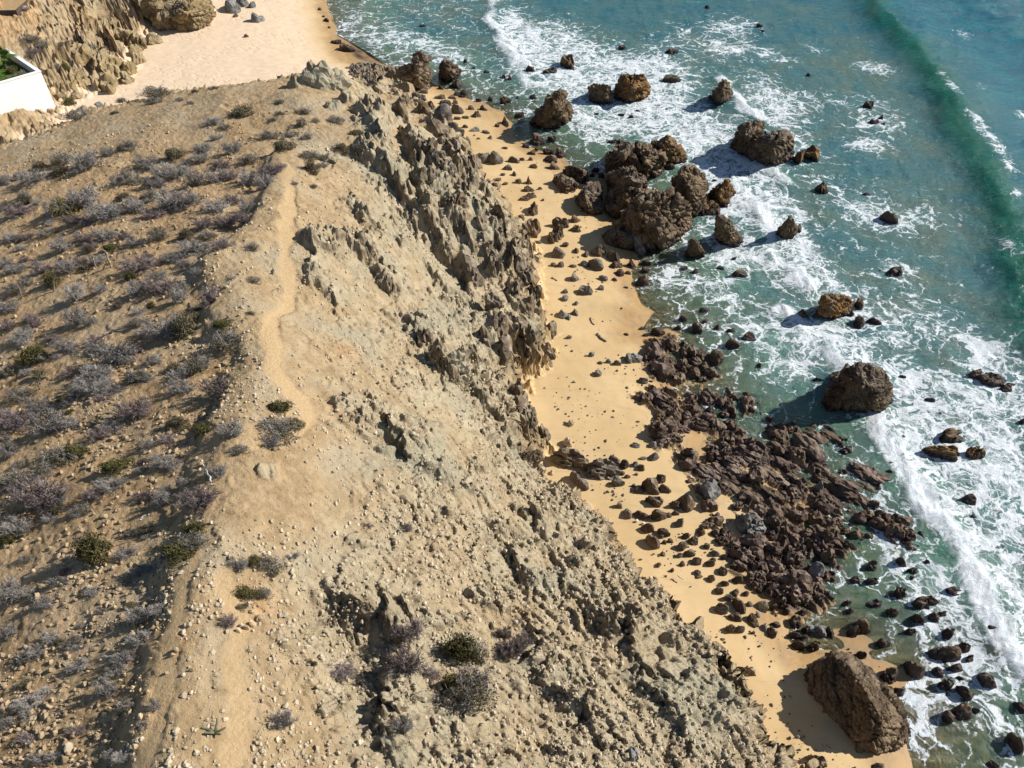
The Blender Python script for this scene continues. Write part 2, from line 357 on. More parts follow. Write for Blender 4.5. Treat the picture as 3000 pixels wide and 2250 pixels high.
# ------------------------------------------------------------------ the shore: control lines and heights (pixel, pixel, metres)
SHORE = world_pts("2780,2900 2735,2500 2700,2330 2677,2246 2660,2195 2650,2120 2628,2060 2590,1985 2510,1930 2440,1908 2413,1904 2340,1905 2310,1870 2318,1830 2300,1800 2262,1785 2275,1720 2300,1650 2330,1560 2320,1480 2300,1400 2230,1350 2150,1330 2110,1345 2068,1335 2072,1275 2030,1240 1995,1200 1975,1150 1982,1100 1935,1040 1925,1000 1866,972 1905,940 1924,918 1893,894 1855,843 1850,800 1880,780 1862,735 1830,690 1812,600 1775,520 1715,500 1650,490 1635,460 1560,440 1505,400 1488,350 1470,325 1430,312 1372,290 1310,265 1256,240 1235,228 1200,210 1130,198 1085,192 1021,176 998,136 984,115 984,78 964,34 960,0 955,-60 930,-130 860,-190", 0.0)
shore_poly = [(p[0], p[1]) for p in SHORE] + [(900.0, 900.0), (900.0, -300.0), (SHORE[0][0], -300.0)]
SHORE_XY = [(p[0], p[1]) for p in SHORE]
LAND1 = world_pts("-900,900,3 -500,520,5.5 0,424,5.5 64,414,5.5 102,397,6 163,373,6.5 217,336,6.8 305,312,7 353,298,7.2 420,288,7.5 498,266,8 529,259,8 644,244,8.6 750,237,8.8 826,228,8.5 862,207,8 940,196,8 1001,212,7.6 1040,250,5 1075,262,3 1110,280,2 1180,285,1.6 1215,305,1.5 1259,342,1.5 1282,362,1.5 1310,392,1.5 1330,420,1.5 1362,440,1.5 1350,468,1.5 1390,478,1.5 1404,512,1.5 1412,562,1.5 1434,582,1.5 1462,618,1.5 1492,645,1.5 1505,660,1.5 1540,695,1.5 1566,724,1.5 1580,755,1.5 1590,800,1.5 1594,860,1.5 1604,918,1.5 1632,962,1.5 1621,990,1.5 1631,1023,1.5 1609,1050,1.5 1600,1090,1.5 1553,1110,1.7 1556,1189,1.7 1577,1223,1.7 1611,1278,1.6 1621,1305,1.6 1600,1320,1.6 1590,1345,2 1625,1390,2 1663,1420,2.2 1703,1437,2.5 1744,1457,3 1795,1478,3.5 1826,1508,3.8 1849,1545,4.2 1876,1573,4.4 1907,1607,4.6 1927,1640,4.8 1944,1668,5 1985,1697,5.2 2022,1721,5.3 2039,1758,5.4 2076,1799,5.5 2104,1823,5.5 2144,1857,5.7 2171,1877,5.8 2199,1887,5.8 2221,1920,5.8 2221,1975,5.8 2250,2013,5.8 2291,2036,5.6 2325,2074,5.5 2325,2124,5.5 2344,2169,5.3 2360,2202,4.8 2400,2213,3.4 2430,2232,2.8 2440,2290,3 2480,2420,4 2500,2700,5")
LAND1 = [(p[0], p[1]) for p in LAND1] + [(14.0, -6.0), (-80.0, -6.0)]
LAND2 = world_pts("640,-90,1.6 628,40,1.5 624,72,1.5 600,84,1.5 530,89,1.5 507,76,1.6 480,92,1.7 487,128,1.7 420,128,1.6 421,157,1.5 413,176,1.5 403,205,1.5 385,242,1.5 360,247,1.5 335,262,1.5 292,282,1.5 270,280,1.6 260,300,1.7 240,318,1.9 210,332,2.2 188,352,2.5 165,374,2.8 100,400,3 0,428,3.2 -500,525,3.4 -900,600,3.4 -900,-200,6")
LAND2 = [(p[0], p[1]) for p in LAND2] + [(-140.0, 190.0), (-34.0, 190.0)]
def rbf_fit(pts, lam):
    P = np.array([[p[0], p[1]] for p in pts]); z = np.array([p[2] for p in pts]); n = len(P)
    d2 = ((P[:, None] - P[None]) ** 2).sum(2) + 1e-9
    A = np.zeros((n + 3, n + 3)); A[:n, :n] = 0.5 * d2 * np.log(d2) + lam * np.eye(n)
    A[:n, n] = 1; A[:n, n + 1:] = P; A[n, :n] = 1; A[n + 1:, :n] = P.T
    return P, np.linalg.solve(A, np.concatenate([z, np.zeros(3)]))
def rbf_eval(m, X, Y):
    P, w = m; out = w[-3] + w[-2] * X + w[-1] * Y
    for (px, py), k in zip(P, w):
        d2 = (X - px) ** 2 + (Y - py) ** 2 + 1e-9
        out = out + k * 0.5 * d2 * np.log(d2)
    return out
L1 = rbf_fit(world_pts("990,220,10.5 960,260,11 870,330,11.6 830,450,12.4 830,560,13 790,660,13.4 760,740,13.5 680,830,13.8 680,940,14 740,1060,14 800,1250,14.2 720,1400,14.4 660,1600,14.5 560,1900,14.5 490,2200,14.5 470,2400,14.5 470,2800,14.5 600,450,11 400,420,10.5 200,430,9 0,470,8.0 450,600,12.1 200,640,10.6 0,680,9.1 400,800,12.7 200,900,11.3 0,950,9.9 450,1150,13.2 200,1250,12.0 0,1300,10.9 400,1550,13.5 150,1650,12.4 0,1750,11.6 300,1950,13.7 100,2100,12.9 0,2250,12.5 100,2700,12.9 -300,1500,9.4 -300,900,8 -300,500,6.8 -700,1200,7 -600,2200,10 644,250,9.8 500,275,9.0 353,300,8.4 217,338,7.9 100,398,7.3 0,425,6.8 750,240,10.2 850,235,10.4 1000,450,11.3 1000,700,11.8 1000,900,11.4 1000,1150,12 1000,1400,12.5 1000,1700,12.5 1000,2000,12.5 1000,2250,12.5 1000,2800,12.5 1150,420,10.4 1150,620,9.3 1300,800,7.4 1200,900,8.9 1400,950,7.0 1500,1050,5.6 1300,1100,8.4 1480,1200,5.5 1300,1300,9.6 1550,1280,4.3 1300,1500,10.5 1600,1400,4.4 1700,1480,4.9 1300,1700,10.8 1600,1700,8 1800,1560,5.6 1850,1700,6.6 1300,2000,11 1600,2000,9 1900,1950,7.8 2050,1850,7 2150,1950,7.1 2000,2150,7.9 2250,2100,6.9 1700,2250,9.2 2300,2250,6.4 1900,2700,9 1050,260,8.4 1100,310,8.6 1200,330,8.0 1250,390,8.8 1300,500,8.6 1380,560,7.6 1450,680,6.8 1540,800,5.3 1560,950,5.0"), 0.4)
L2 = rbf_fit(world_pts("0,0,8.6 200,0,8.0 300,60,5.6 100,150,5.8 200,180,4.7 50,300,3.7 0,400,3.7 170,340,3.3 154,292,3.4 0,339,3.6 -150,385,3.8 100,350,3.4 60,370,3.5 0,240,4.4 200,250,4.6 330,130,3.9 400,60,4.2 560,0,3.8 620,10,3.2 450,20,4.4 250,250,3.3 360,180,2.9 300,150,4.0 -300,100,10 -500,300,6.5 0,-120,10 400,-120,8 -400,480,4.0 270,200,3.7"), 0.3)
SCARP = [(p[0], p[1]) for p in world_pts("800,470,12 790,550,12.5 740,680,13 665,745,13 620,780,13 617,820,13 641,860,13.2 630,915,13.2 627,945,13.3 685,970,13.5 709,1013,13.7 712,1070,13.8 705,1160,14 665,1210,14 624,1237,14 640,1330,14 600,1440,14 560,1560,14.2 520,1680,14.2 480,1800,14.3 455,1950,14.3 430,2100,14.3 410,2250,14.3 390,2420,14.3 380,2700,14.3")]
PATH1 = [(p[0], p[1]) for p in world_pts("400,2500,14 425,2250,14 500,2020,14 545,1870,14 565,1720,14 615,1560,14 655,1440,14 700,1360,14 790,1310,14 870,1255,14 900,1205,14 880,1150,14 810,1085,14 790,1000,13.8 800,930,13.6 835,880,13.6 840,760,13.4 845,620,13 850,520,12.6 820,450,12.2 760,400,11.8 705,345,10.8 660,330,10.4")]
PATH2 = [(p[0], p[1]) for p in world_pts("705,2500,13.5 712,2250,13.5 712,2100,13.5 708,1950,13.5 690,1820,13.7 690,1750,13.7")]
PATH3 = [(p[0], p[1]) for p in world_pts("640,1300,14 700,1290,14 790,1300,14")]

# ------------------------------------------------------------------ terrain grid: finer near the camera, both across and along
def terrain_xrange(y):
    zd = y * CP + 34.0 * SP
    x0 = -(0.662 * zd * 1.22 + 4.0)
    ys = np.array([0, 14, 22, 30, 40, 50, 60, 72, 85, 95, 104, 110, 130, 180]); xs = np.array([24, 23, 21, 19.5, 18.5, 16, 14, 10, 2, -5, -16, -22, -32, -46])
    return x0, np.interp(y, ys, xs) + 10.0
NY, NX = 720, 800
yy = np.concatenate([np.linspace(2, 9, 20, endpoint=False), 9.0 * (165.0 / 9.0) ** np.linspace(0, 1, NY - 20) ** 1.0])
xa, xb = terrain_xrange(yy)
uu = np.linspace(0, 1, NX)
GX = xa[:, None] + (xb - xa)[:, None] * uu[None]; GY = np.repeat(yy[:, None], NX, 1)
X, Y = GX.ravel(), GY.ravel()
# natural wobble of every outline
wx = 0.9 * fbm2(X * 0.35, Y * 0.35, 4, 11); wy = 0.9 * fbm2(X * 0.35, Y * 0.35, 4, 21)
d_sh = np.where(inside(X, Y, shore_poly), -1, 1) * seg_dist(X + wx * 0.25, Y + wy * 0.25, SHORE_XY)
sandz = np.where(d_sh > 0, 1.7 * (1 - np.exp(-np.maximum(d_sh, 0) / 7.0)), np.maximum(-0.06 * np.abs(d_sh) - 0.16 * np.maximum(np.abs(d_sh) - 6, 0), -2.5))
def shallow(X, Y):                                     # sandbars that stay close under the surface
    o_ = 0
    for px, py, rx, ry in ((2660, 2060, 4.5, 5.5), (2030, 1130, 4.0, 4.5), (2460, 1860, 4.0, 2.5), (1960, 1000, 3.0, 3.0), (2350, 1500, 3.0, 4.0)):
        p = at(px, py, 0.0); o_ = np.maximum(o_, np.exp(-(((X - p[0]) / rx) ** 2 + ((Y - p[1]) / ry) ** 2)))
    return 1 - 0.72 * o_
sandz = np.where(d_sh < 0, sandz * shallow(X, Y), sandz)
sandz += 0.05 * fbm2(X * 0.25, Y * 0.25, 3, 31) + 0.012 * pn2(X * 1.1, Y * 1.1, 3) * (d_sh > 0.3)
A = math.radians(-58)                                  # strike of the beds
us = X * math.cos(A) + Y * math.sin(A); vs_ = -X * math.sin(A) + Y * math.cos(A)
wrp = 1.1 * fbm2(X * 0.3, Y * 0.3, 3, 51)
wrp2 = 0.35 * fbm2(X * 1.1, Y * 1.1, 3, 56)
e1, eg1 = facet2(us * 0.20 + wrp * 0.25, vs_ * 0.42 + wrp * 0.3, 2)
e2, eg2 = facet2(us * 0.55 + wrp * 0.5, vs_ * 1.05 + wrp2, 5)
e3, eg3 = facet2(us * 1.5 + wrp, vs_ * 2.7 + wrp2 * 2, 8)
d1 = sdf(X + 0.45 * e1 + 0.45 * e2 + 0.2 * e3 + wx * 0.55 + 0.25 * pn2(X * 1.4, Y * 1.4, 6), Y + wy * 0.55 + 0.25 * pn2(X * 1.4, Y * 1.4, 8), LAND1); d2 = sdf(X + wx + 2.2 * e1 + 1.2 * e2 + 0.4 * e3, Y + wy + 1.8 * e1 - 1.0 * e2, LAND2)
far1 = sst(40, 60, Y)
# the cliff faces step in and out with height: a second look at each outline, level by level
def face_break(t, d, z, amt, sc):
    k = np.where((d > -2.5) & (d < 6.0))[0]; P = np.stack([X[k], Y[k], z[k] * 1.25], 1) * sc + 0.25 * np.stack([wx[k], wy[k], wx[k]], 1)
    h_, g_ = facet3(P, 3); h2_, g2_ = facet3(P * 2.4, 5); o_ = np.zeros(X.shape)
    o_[k] = amt * (1.1 * h_ - 0.35 * sst(0.12, 0, g_) + 0.5 * h2_ - 0.2 * sst(0.12, 0, g2_)); return o_
t1 = sst(-0.1, 1.5 + 1.2 * far1 + 0.5 * pn2(X * 0.5, Y * 0.5, 5), d1); t2 = sst(-0.2, 4.5, d2)
h1 = rbf_eval(L1, X, Y); h2 = rbf_eval(L2, X + 1.2 * e1, Y + 1.2 * e1)
d1 = d1 + face_break(t1, d1, sandz + (h1 - sandz) * t1, 0.30, 0.75); d2 = d2 + face_break(t2, d2, sandz + (h2 - sandz) * t2, 0.5, 0.45)
t1 = sst(-0.1, 1.9 + 1.2 * far1 + 0.5 * pn2(X * 0.5, Y * 0.5, 5), d1); t2 = sst(-0.2, 6.5, d2)
zz_ = sandz + (h1 - sandz) * t1; bulge = face_break(t1, d1, zz_, 0.18, 1.5) * sst(0.1, 0.5, t1) * sst(6.0, 3.0, d1); h1 = h1 + bulge
h2 = h2 + face_break(t2, np.clip(d2, -9, 5.9), sandz + (h2 - sandz) * t2, 0.35, 0.6) * sst(0.2, 0.8, t2) * (0.35 + 0.65 * sst(14, 6, d2)) * (1 - np.exp(-(((X - at(70, 340, 3.5)[0]) / 8) ** 2 + ((Y - at(70, 340, 3.5)[1]) / 9) ** 2)))
# scarp: the ground left of the crest drops away
sg = np.full(X.shape, 0.0); sdist = seg_dist(X, Y, SCARP)
SCP = [(p[0], p[1]) for p in world_pts('930,225,11 940,270,11 860,350,11.6 820,430,12')] + SCARP + [(-200.0, -60.0), (-200.0, 200.0), (-25.0, 200.0)]
left = inside(X, Y, SCP)
dl = np.where(left, sdist, -sdist)
ylo, yhi = SCARP[-1][1], SCARP[0][1]
infr = sst(yhi + 6, yhi - 3, Y)
h1 -= infr * (0.6 * sst(-0.3, 1.4, dl + 0.5 * wx) * (0.6 + 0.6 * sst(16, 30, Y)) * np.exp(-np.maximum(dl - 1.5, 0) / 9.0))
h1 += infr * 0.3 * np.exp(-((dl + 1.2) / 1.3) ** 2)
# rock mass on the seaward side of the crest, broken into ribs and ledges
rock = sst(2.0, 9.0, -dl + 2.2 * fbm2(X * 0.12, Y * 0.12, 3, 41)) * sst(62, 50, Y) + sst(7.0, 1.0, d1) * sst(62, 70, Y) * sst(-22, -14, X)
rock = np.clip(np.maximum(rock, sst(4.5, 1.0, d1) * (X > -14)), 0, 1) * t1
crag = np.clip(fbm2(X * 0.17, Y * 0.17, 3, 81) * 1.3 + 0.30, 0, 1)
nearcliff = sst(9.0, 1.5, d1)
e4, eg4 = facet2(us * 3.2 + wrp, vs_ * 5.0 + wrp2 * 2, 3)
mid = sst(33, 41, Y)                                   # the slope breaks up more towards the cliffs beyond
amp = rock * (0.10 + 0.26 * crag * (0.5 + 0.5 * mid) + 0.75 * nearcliff * (0.35 + 0.65 * mid))
disp = amp * (0.45 * e1 - 0.18 * sst(0.09, 0, eg1) + 0.38 * e2 * (0.4 + crag) - 0.12 * sst(0.1, 0, eg2))
led = vs_ * 0.42 + 1.2 * wrp * 0.5 + 0.25 * e2; led = 1 - (led - np.floor(led)); lmask = np.clip(crag * 1.2 - 0.15, 0, 1)
disp += rock * lmask * 0.26 * (led - 0.5) * (0.5 + 0.5 * sst(-0.3, 0.3, pn2(us * 0.3, vs_ * 0.3, 17)))
led2 = vs_ * 1.5 + wrp + 0.3 * e3; disp += rock * lmask * 0.13 * (0.5 - (led2 - np.floor(led2)))
disp -= rock * (0.20 * sst(0.06, 0.0, np.abs(pn2(us * 0.22 + wrp * 0.3, vs_ * 0.8 + wrp, 23))) * sst(0.0, 0.35, pn2(X * 0.13, Y * 0.13, 24)) + 0.10 * sst(0.08, 0.0, np.abs(pn2(us * 0.6 + wrp, vs_ * 1.7 + wrp, 25))) * sst(-0.1, 0.3, pn2(X * 0.2, Y * 0.2, 26)))
disp += rock * (0.06 + 0.10 * crag + 0.12 * nearcliff) * (0.8 * e3 - 0.4 * sst(0.12, 0, eg3)) + rock * (0.05 + 0.05 * crag) * e4
big = far1 * rock * (0.9 * rid2(X * 0.11 + wrp * 0.3, Y * 0.11, 4, 91) + 0.5 * e1 + 0.3 * e2)          # deep gullies of the far headland
rough = t1 * 0.028 * (rid2(X * 1.9, Y * 1.9, 3, 101) + 1.6 * e3 + 1.2 * e4) + t1 * 0.22 * fbm2(X * 0.22, Y * 0.22, 3, 111)
k1, k21, kid = vor2(X * 2.6 + wrp, Y * 2.6, 9)
pebb = t1 * 0.09 * np.clip(kid - 0.55, 0, 1) * sst(0.42, 0.15, k1) * (Y < 60)
pd1 = seg_dist(X + 0.5 * wx, Y + 0.5 * wy, PATH1); pd2 = seg_dist(X + 0.5 * wx, Y + 0.5 * wy, PATH2); pd3 = seg_dist(X, Y, PATH3)
pw = 0.48 + 0.16 * pn2(X * 0.4, Y * 0.4, 13)
path = np.maximum(sst(pw, pw * 0.45, pd1), 0.85 * sst(pw, pw * 0.4, pd2)); path = np.maximum(path, 0.6 * sst(0.8, 0.3, pd3))
land1 = h1 + (disp + big + rough + pebb) * (1 - 0.85 * path) - 0.05 * path
c2 = np.clip(fbm2(X * 0.12, Y * 0.12, 3, 121) + 0.2 + sst(7, 1, d2), 0, 1) * t2
_pp = at(70, 340, 3.5); c2 = c2 * (1 - np.exp(-(((X - _pp[0]) / 7) ** 2 + ((Y - _pp[1]) / 9) ** 2)))
cf1, _ = facet2(X * 0.30 + wrp * 0.3, Y * 0.30 + wrp * 0.3, 4); cf2, cg2 = facet2(X * 0.8 + wrp, Y * 0.8 + wrp, 6)
land2 = h2 + c2 * (1.3 * cf1 + 0.6 * cf2 - 0.3 * sst(0.1, 0, cg2) + 0.35 * rid2(X * 0.25, Y * 0.25, 4, 131)) + 0.10 * fbm2(X * 0.6, Y * 0.6, 3, 151)
Z = sandz * (1 - np.maximum(t1, t2)) + 0.0
base12 = sandz
Z = base12 + np.maximum((land1 - base12) * t1, (land2 - base12) * t2)
GZ = Z.reshape(NY, NX)
_dy = np.arange(NY)
def ground_z(x, y):
    x = np.asarray(x, float); y = np.asarray(y, float)
    r = np.clip(np.interp(y, yy, _dy), 0, NY - 1.001); i = r.astype(int); fr = r - i
    def row(k):
        c = np.clip((x - xa[k]) / (xb[k] - xa[k]) * (NX - 1), 0, NX - 1.001); j = c.astype(int); fc = c - j
        return GZ[k, j] * (1 - fc) + GZ[k, j + 1] * fc
    return row(i) * (1 - fr) + row(i + 1) * fr
_ts = np.arange(12.0, 210.0, 0.2)
def hit(px, py, water=True):
    """where the sight line through a photo pixel meets the ground (or the water)"""
    d = ray(px, py); Pt = np.array([0, 0, CAM_H]) + _ts[:, None] * d
    g = ground_z(Pt[:, 0], Pt[:, 1])
    if water: g = np.maximum(g, 0.0)
    k = np.argmax(Pt[:, 2] < g)
    if k == 0: return at(px, py, 0.0)
    a, b = Pt[k - 1, 2] - g[k - 1], Pt[k, 2] - g[k]
    q = Pt[k - 1] + (Pt[k] - Pt[k - 1]) * (a / (a - b + 1e-9))
    q[2] = max(float(ground_z(q[0], q[1])), 0.0 if water else -9.0)
    return q

OUT_LIST = """1 1|640 545 300 140 m p;830 525 260 120 j p;960 610 240 150 m p;1100 690 150 180 j p;530 830 180 180 j p;620 830 90 110 j p;150 720 160 70 m p;1450 1330 160 180 j c;1570 1400 150 130 j c;1700 1600 420 220 m p;1880 1500 220 170 m p;1580 1540 190 110 m p;1950 1640 260 150 m p;2130 1440 200 220 j c;2100 1230 170 190 j c;1980 1330 160 150 j c;1620 600 240 190 j c;1830 690 150 200 j c;2060 740 180 230 j c;1780 430 180 170 j c;2100 500 150 200 j c;1960 330 150 180 j c;1500 120 160 160 m p;1700 190 240 180 j c;1330 330 160 130 m p;1180 260 150 120 m p;930 240 170 140 m p;1260 460 140 140 m p;1450 470 170 160 m c;2000 560 140 150 j c;1890 820 160 140 j c;1540 890 200 90 j p;1700 960 220 110 m p;1850 1000 200 110 m p;1320 860 130 60 j p;1180 1100 200 70 j p;900 870 130 60 j p;1430 1200 130 90 j p;1100 1240 160 80 j p;760 880 120 60 j p;2050 1000 160 130 j c;1730 1260 180 110 j p;1880 1220 160 110 j p;1330 1480 120 50 j p
1 2|60 700 150 150 j c;130 800 130 160 j c;190 920 130 170 j c;220 1060 120 140 j c;120 1050 170 150 j c;340 1250 120 150 j c;200 1280 200 150 m c;300 1410 160 130 j c;130 1420 200 160 m c;150 1655 270 150 m c;300 1520 110 100 j c;60 1340 150 140 j c;60 1200 150 130 j c;40 880 130 130 j c;270 1150 100 120 j c;20 560 110 110 j c;110 480 90 80 j c
2 1|690 400 150 110 m p;820 390 200 170 m p;1000 330 250 170 m p;960 490 190 130 m p;1150 400 220 170 m p;1140 625 190 140 m p;1300 430 220 170 m p;1290 570 200 140 j p;1450 560 180 120 j p;1460 340 170 90 j p;1640 400 170 90 j p;1930 775 180 180 m c;1960 100 240 90 j p;2130 140 170 100 j p;1650 1150 220 60 m w;100 860 190 200 m w;1740 960 130 90 j p;1900 1000 220 100 j p;1600 830 240 80 j p;1400 700 160 60 j p;2050 500 180 120 j p;1900 330 180 110 j p;2150 320 130 120 j p;2080 730 140 100 j p;870 1420 260 110 m p;2150 1240 120 110 j p;2000 1330 150 80 j p
2 2|70 240 150 200 j c;160 330 120 140 j c;280 500 120 160 j c;40 90 120 100 j c;130 430 120 120 j c;510 740 390 180 j c;150 690 240 90 j c;150 1150 300 130 m p;400 1190 240 170 m p;820 1240 220 110 m p;600 1570 190 150 m p;720 1450 240 160 m p;880 1110 190 120 m p;270 1310 180 120 j p;980 1330 170 100 j p;880 1420 160 90 j p;450 1380 160 80 j p;1060 1420 130 90 j p;1100 1550 150 100 j p;330 1500 150 100 j p
3 1|760 330 130 120 m p;880 390 170 170 m p;1000 405 150 190 m p;1120 420 160 180 m p;1290 310 200 160 m p;1400 260 240 130 m p;1520 460 250 170 m p;1680 430 190 160 m p;2030 290 350 220 m p;1830 380 160 90 m p;250 620 230 190 m w;40 410 110 90 m w;960 1100 130 90 j p;1060 1000 190 90 j p;1200 1240 120 150 m p;1100 1230 110 150 m p;1000 1260 140 170 m p;1420 1120 200 130 m p;860 1640 120 110 j p;960 1600 160 90 j p;560 990 100 80 j p;500 1620 120 110 j p;130 860 110 80 j p;180 1000 140 70 j p;600 1200 140 130 j p;700 1350 110 80 j p;1560 1560 200 120 m p;1850 1620 220 110 m p;2100 1180 130 100 j p;2150 1000 100 90 j p
3 2|950 500 380 220 m p;1170 410 150 110 m p;1390 570 180 130 m p;380 600 260 140 j p;300 710 190 130 j p;620 710 220 140 j p;240 1010 190 170 j p;400 1140 210 200 j p;580 1140 250 180 j p;760 1070 150 140 j p;80 1000 150 120 j p;1200 1070 260 140 j p;1310 1080 120 110 j p;1150 840 240 120 j p;1400 1230 140 110 j p;2050 730 160 150 j p;2060 870 100 110 j c;470 1570 330 150 j p;280 1600 150 110 j p;1060 1590 110 130 s g;1000 1290 190 120 j p;1830 1290 200 150 j p;1000 640 130 80 j p;1600 300 130 80 j p;1720 450 150 90 j p;1850 600 130 90 j p;1560 850 140 80 j p;1700 1000 150 90 j p;1900 1050 140 90 j p;2000 1500 180 110 j p;1500 1500 180 100 j p;700 1350 120 70 j p;1300 420 120 80 j p;180 260 160 120 j p
3 3|140 1230 170 160 m p;230 1420 100 120 j p;90 1480 150 120 j p;470 1650 130 100 j c;380 1620 130 80 j c;40 1080 90 100 m p
0 1|560 760 470 180 m p;380 760 250 140 m c;820 900 220 140 m p;900 960 230 130 m p;1130 1020 240 180 s p;1240 1000 140 200 j c;680 960 160 110 m p;1560 1190 220 150 j c;1700 1340 180 150 j c;1850 1520 180 170 j c;1560 1440 230 150 j c;1850 1650 150 140 j c;1120 1230 150 90 m p;1400 1310 170 110 j c;1150 1480 200 140 m c;1660 1560 150 170 j c;1600 1080 170 110 j c;1330 1200 110 80 j c;1290 1500 170 140 m p;1420 1580 160 130 j c;1500 1300 150 110 j c;1050 900 160 110 s p;950 850 150 100 s p;1770 1440 120 110 j c;1900 1420 90 90 j c;1530 1560 140 120 j c;1380 1440 140 110 m p;1640 1250 130 100 j c;1290 900 90 120 j c;1740 1640 130 120 j c;1300 1640 200 120 m p;1000 1600 160 100 m p
0 0|1100 420 260 170 j v;1300 390 180 90 j v;960 260 110 110 j v;680 530 200 130 j v;850 640 230 180 j v;870 800 170 170 j v;1000 660 150 140 j v;1100 650 130 150 j v;1060 730 160 90 j v;930 820 110 100 j v;720 760 100 90 j v;560 790 140 80 j v;470 800 100 90 j v;770 560 150 130 j v;1180 560 110 100 j v;1140 500 150 90 j v;620 720 130 100 j v;1000 330 120 80 j v;500 870 120 80 j v;640 860 110 70 j v"""
def table(s):
    for line in s.strip().split('\n'):
        hd, body = line.split('|'); r, c = [int(k) for k in hd.split()]
        for e in body.split(';'):
            v = e.split(); yield r, c, [float(k) for k in v[:4]], v[4:]
# named ribs and gullies of the headland, traced one by one: height, width, line (rib: steep away from the sun)
RIBS = [(1.7, 1.7, "1114,350,9 1102,398,9 1122,446,9 1114,495,9.5 1146,559,9.5 1203,616,9"), (1.4, 1.5, "1235,446,8.5 1227,503,8.5 1300,535,8.5 1332,600,8 1364,672,7.5"), (1.35, 0.95, "928,733,12 969,705,12 1041,705,11.5 1098,733,11.3 1138,777,11"),
        (0.9, 0.9, "1033,600,11 1074,632,11 1106,664,10.8"), (1.1, 1.2, "1340,495,7.8 1396,600,7.4 1461,680,6.8 1526,745,6.4 1582,809,6"), (0.8, 0.9, "928,809,12 969,842,12"), (0.9, 0.9, "1227,947,9 1267,1003,9 1283,1052,9"),
        (1.0, 1.0, "974,1789,12.5 1008,1772,12.5 1055,1768,12.5 1106,1768,12.5 1157,1789,12.3"), (0.9, 0.9, "1008,1203,12 1055,1237,12 1123,1274,11.5 1191,1284,11.2"), (0.8, 0.8, "1085,1180,11.8 1160,1195,11.5 1230,1230,11"), (0.9, 1.0, "1585,1959,9 1619,1986,9 1670,2020,9 1720,2040,8.8"),
        (0.7, 0.8, "1751,1816,7.5 1788,1840,7.5 1825,1863,7.3"), (0.7, 0.9, "1500,1522,8.8 1551,1515,8.2 1602,1498,7.5"), (1.0, 1.2, "1250,300,8.4 1290,350,8.5 1300,400,8.6"), (0.9, 1.1, "1000,232,10.2 1060,270,9 1090,330,8.8"), (0.8, 0.9, "1400,1120,6.8 1450,1180,6.3 1500,1250,5.8"), (0.7, 0.8, "1290,1380,10 1360,1420,9.6 1420,1440,9"), (0.7, 0.9, "1130,2030,12 1150,2090,12 1135,2150,12"), (0.6, 0.8, "1560,1700,8.4 1640,1690,7.9 1700,1720,7.6"), (0.6, 0.8, "1850,1950,8.1 1930,2010,8 1990,2090,8")]
GULLIES = [(1.4, 1.0, "1146,575,9 1203,648,8.6 1267,713,8 1332,777,7.2 1364,809,7"), (0.7, 1.0, "977,479,11 1058,487,10.5 1106,535,10"), (0.8, 0.9, "1267,809,8 1332,858,7.5 1429,874,6.8"), (1.3, 1.3, "1187,438,9 1211,559,9 1235,616,8.8"), (0.9, 0.9, "1396,559,7.6 1445,672,7 1493,745,6.5"), (0.8, 0.9, "980,1830,12.5 1038,1836,12.5 1106,1846,12.4"),
           (0.9, 1.0, "1500,1566,8.8 1568,1559,8"), (0.5, 0.7, "1045,1262,11.8 1100,1300,11.5 1180,1320,11"), (0.8, 1.2, "1030,1900,12.5 1060,1960,12.5 1090,2010,12.4"), (0.6, 0.8, "1130,320,8.8 1180,345,8.4 1215,330,8"), (0.5, 0.7, "1300,1020,8 1380,1060,7.3 1450,1110,6.5"), (0.5, 0.7, "1400,1500,9.6 1460,1560,9.4 1500,1640,9.2")]
uw = X + 0.35 * wx + 0.35 * e2 + 0.15 * e3; vw = Y + 0.35 * wy + 0.35 * e1; RELIEF = np.zeros(X.shape)
for H, w, l in RIBS:
    d, sd_ = seg_side(uw, vw, [(p[0], p[1]) for p in world_pts(l)]); RELIEF += H * np.where(sd_ > 0, np.exp(-(d / (1.35 * w)) ** 2), np.exp(-(d / (0.72 * w)) ** 2)) * (0.75 + 0.38 * e2 + 0.2 * e3)
for H, w, l in GULLIES:
    d, sd_ = seg_side(uw, vw, [(p[0], p[1]) for p in world_pts(l)]); RELIEF -= H * np.where(sd_ < 0, np.exp(-(d / (1.2 * w)) ** 2), np.exp(-(d / (0.5 * w)) ** 2)) * (0.85 + 0.3 * e2)
RELIEF *= 0.85 * t1 * sst(0.3, 2.2, d1) * (1 - path); GZ += RELIEF.reshape(NY, NX)
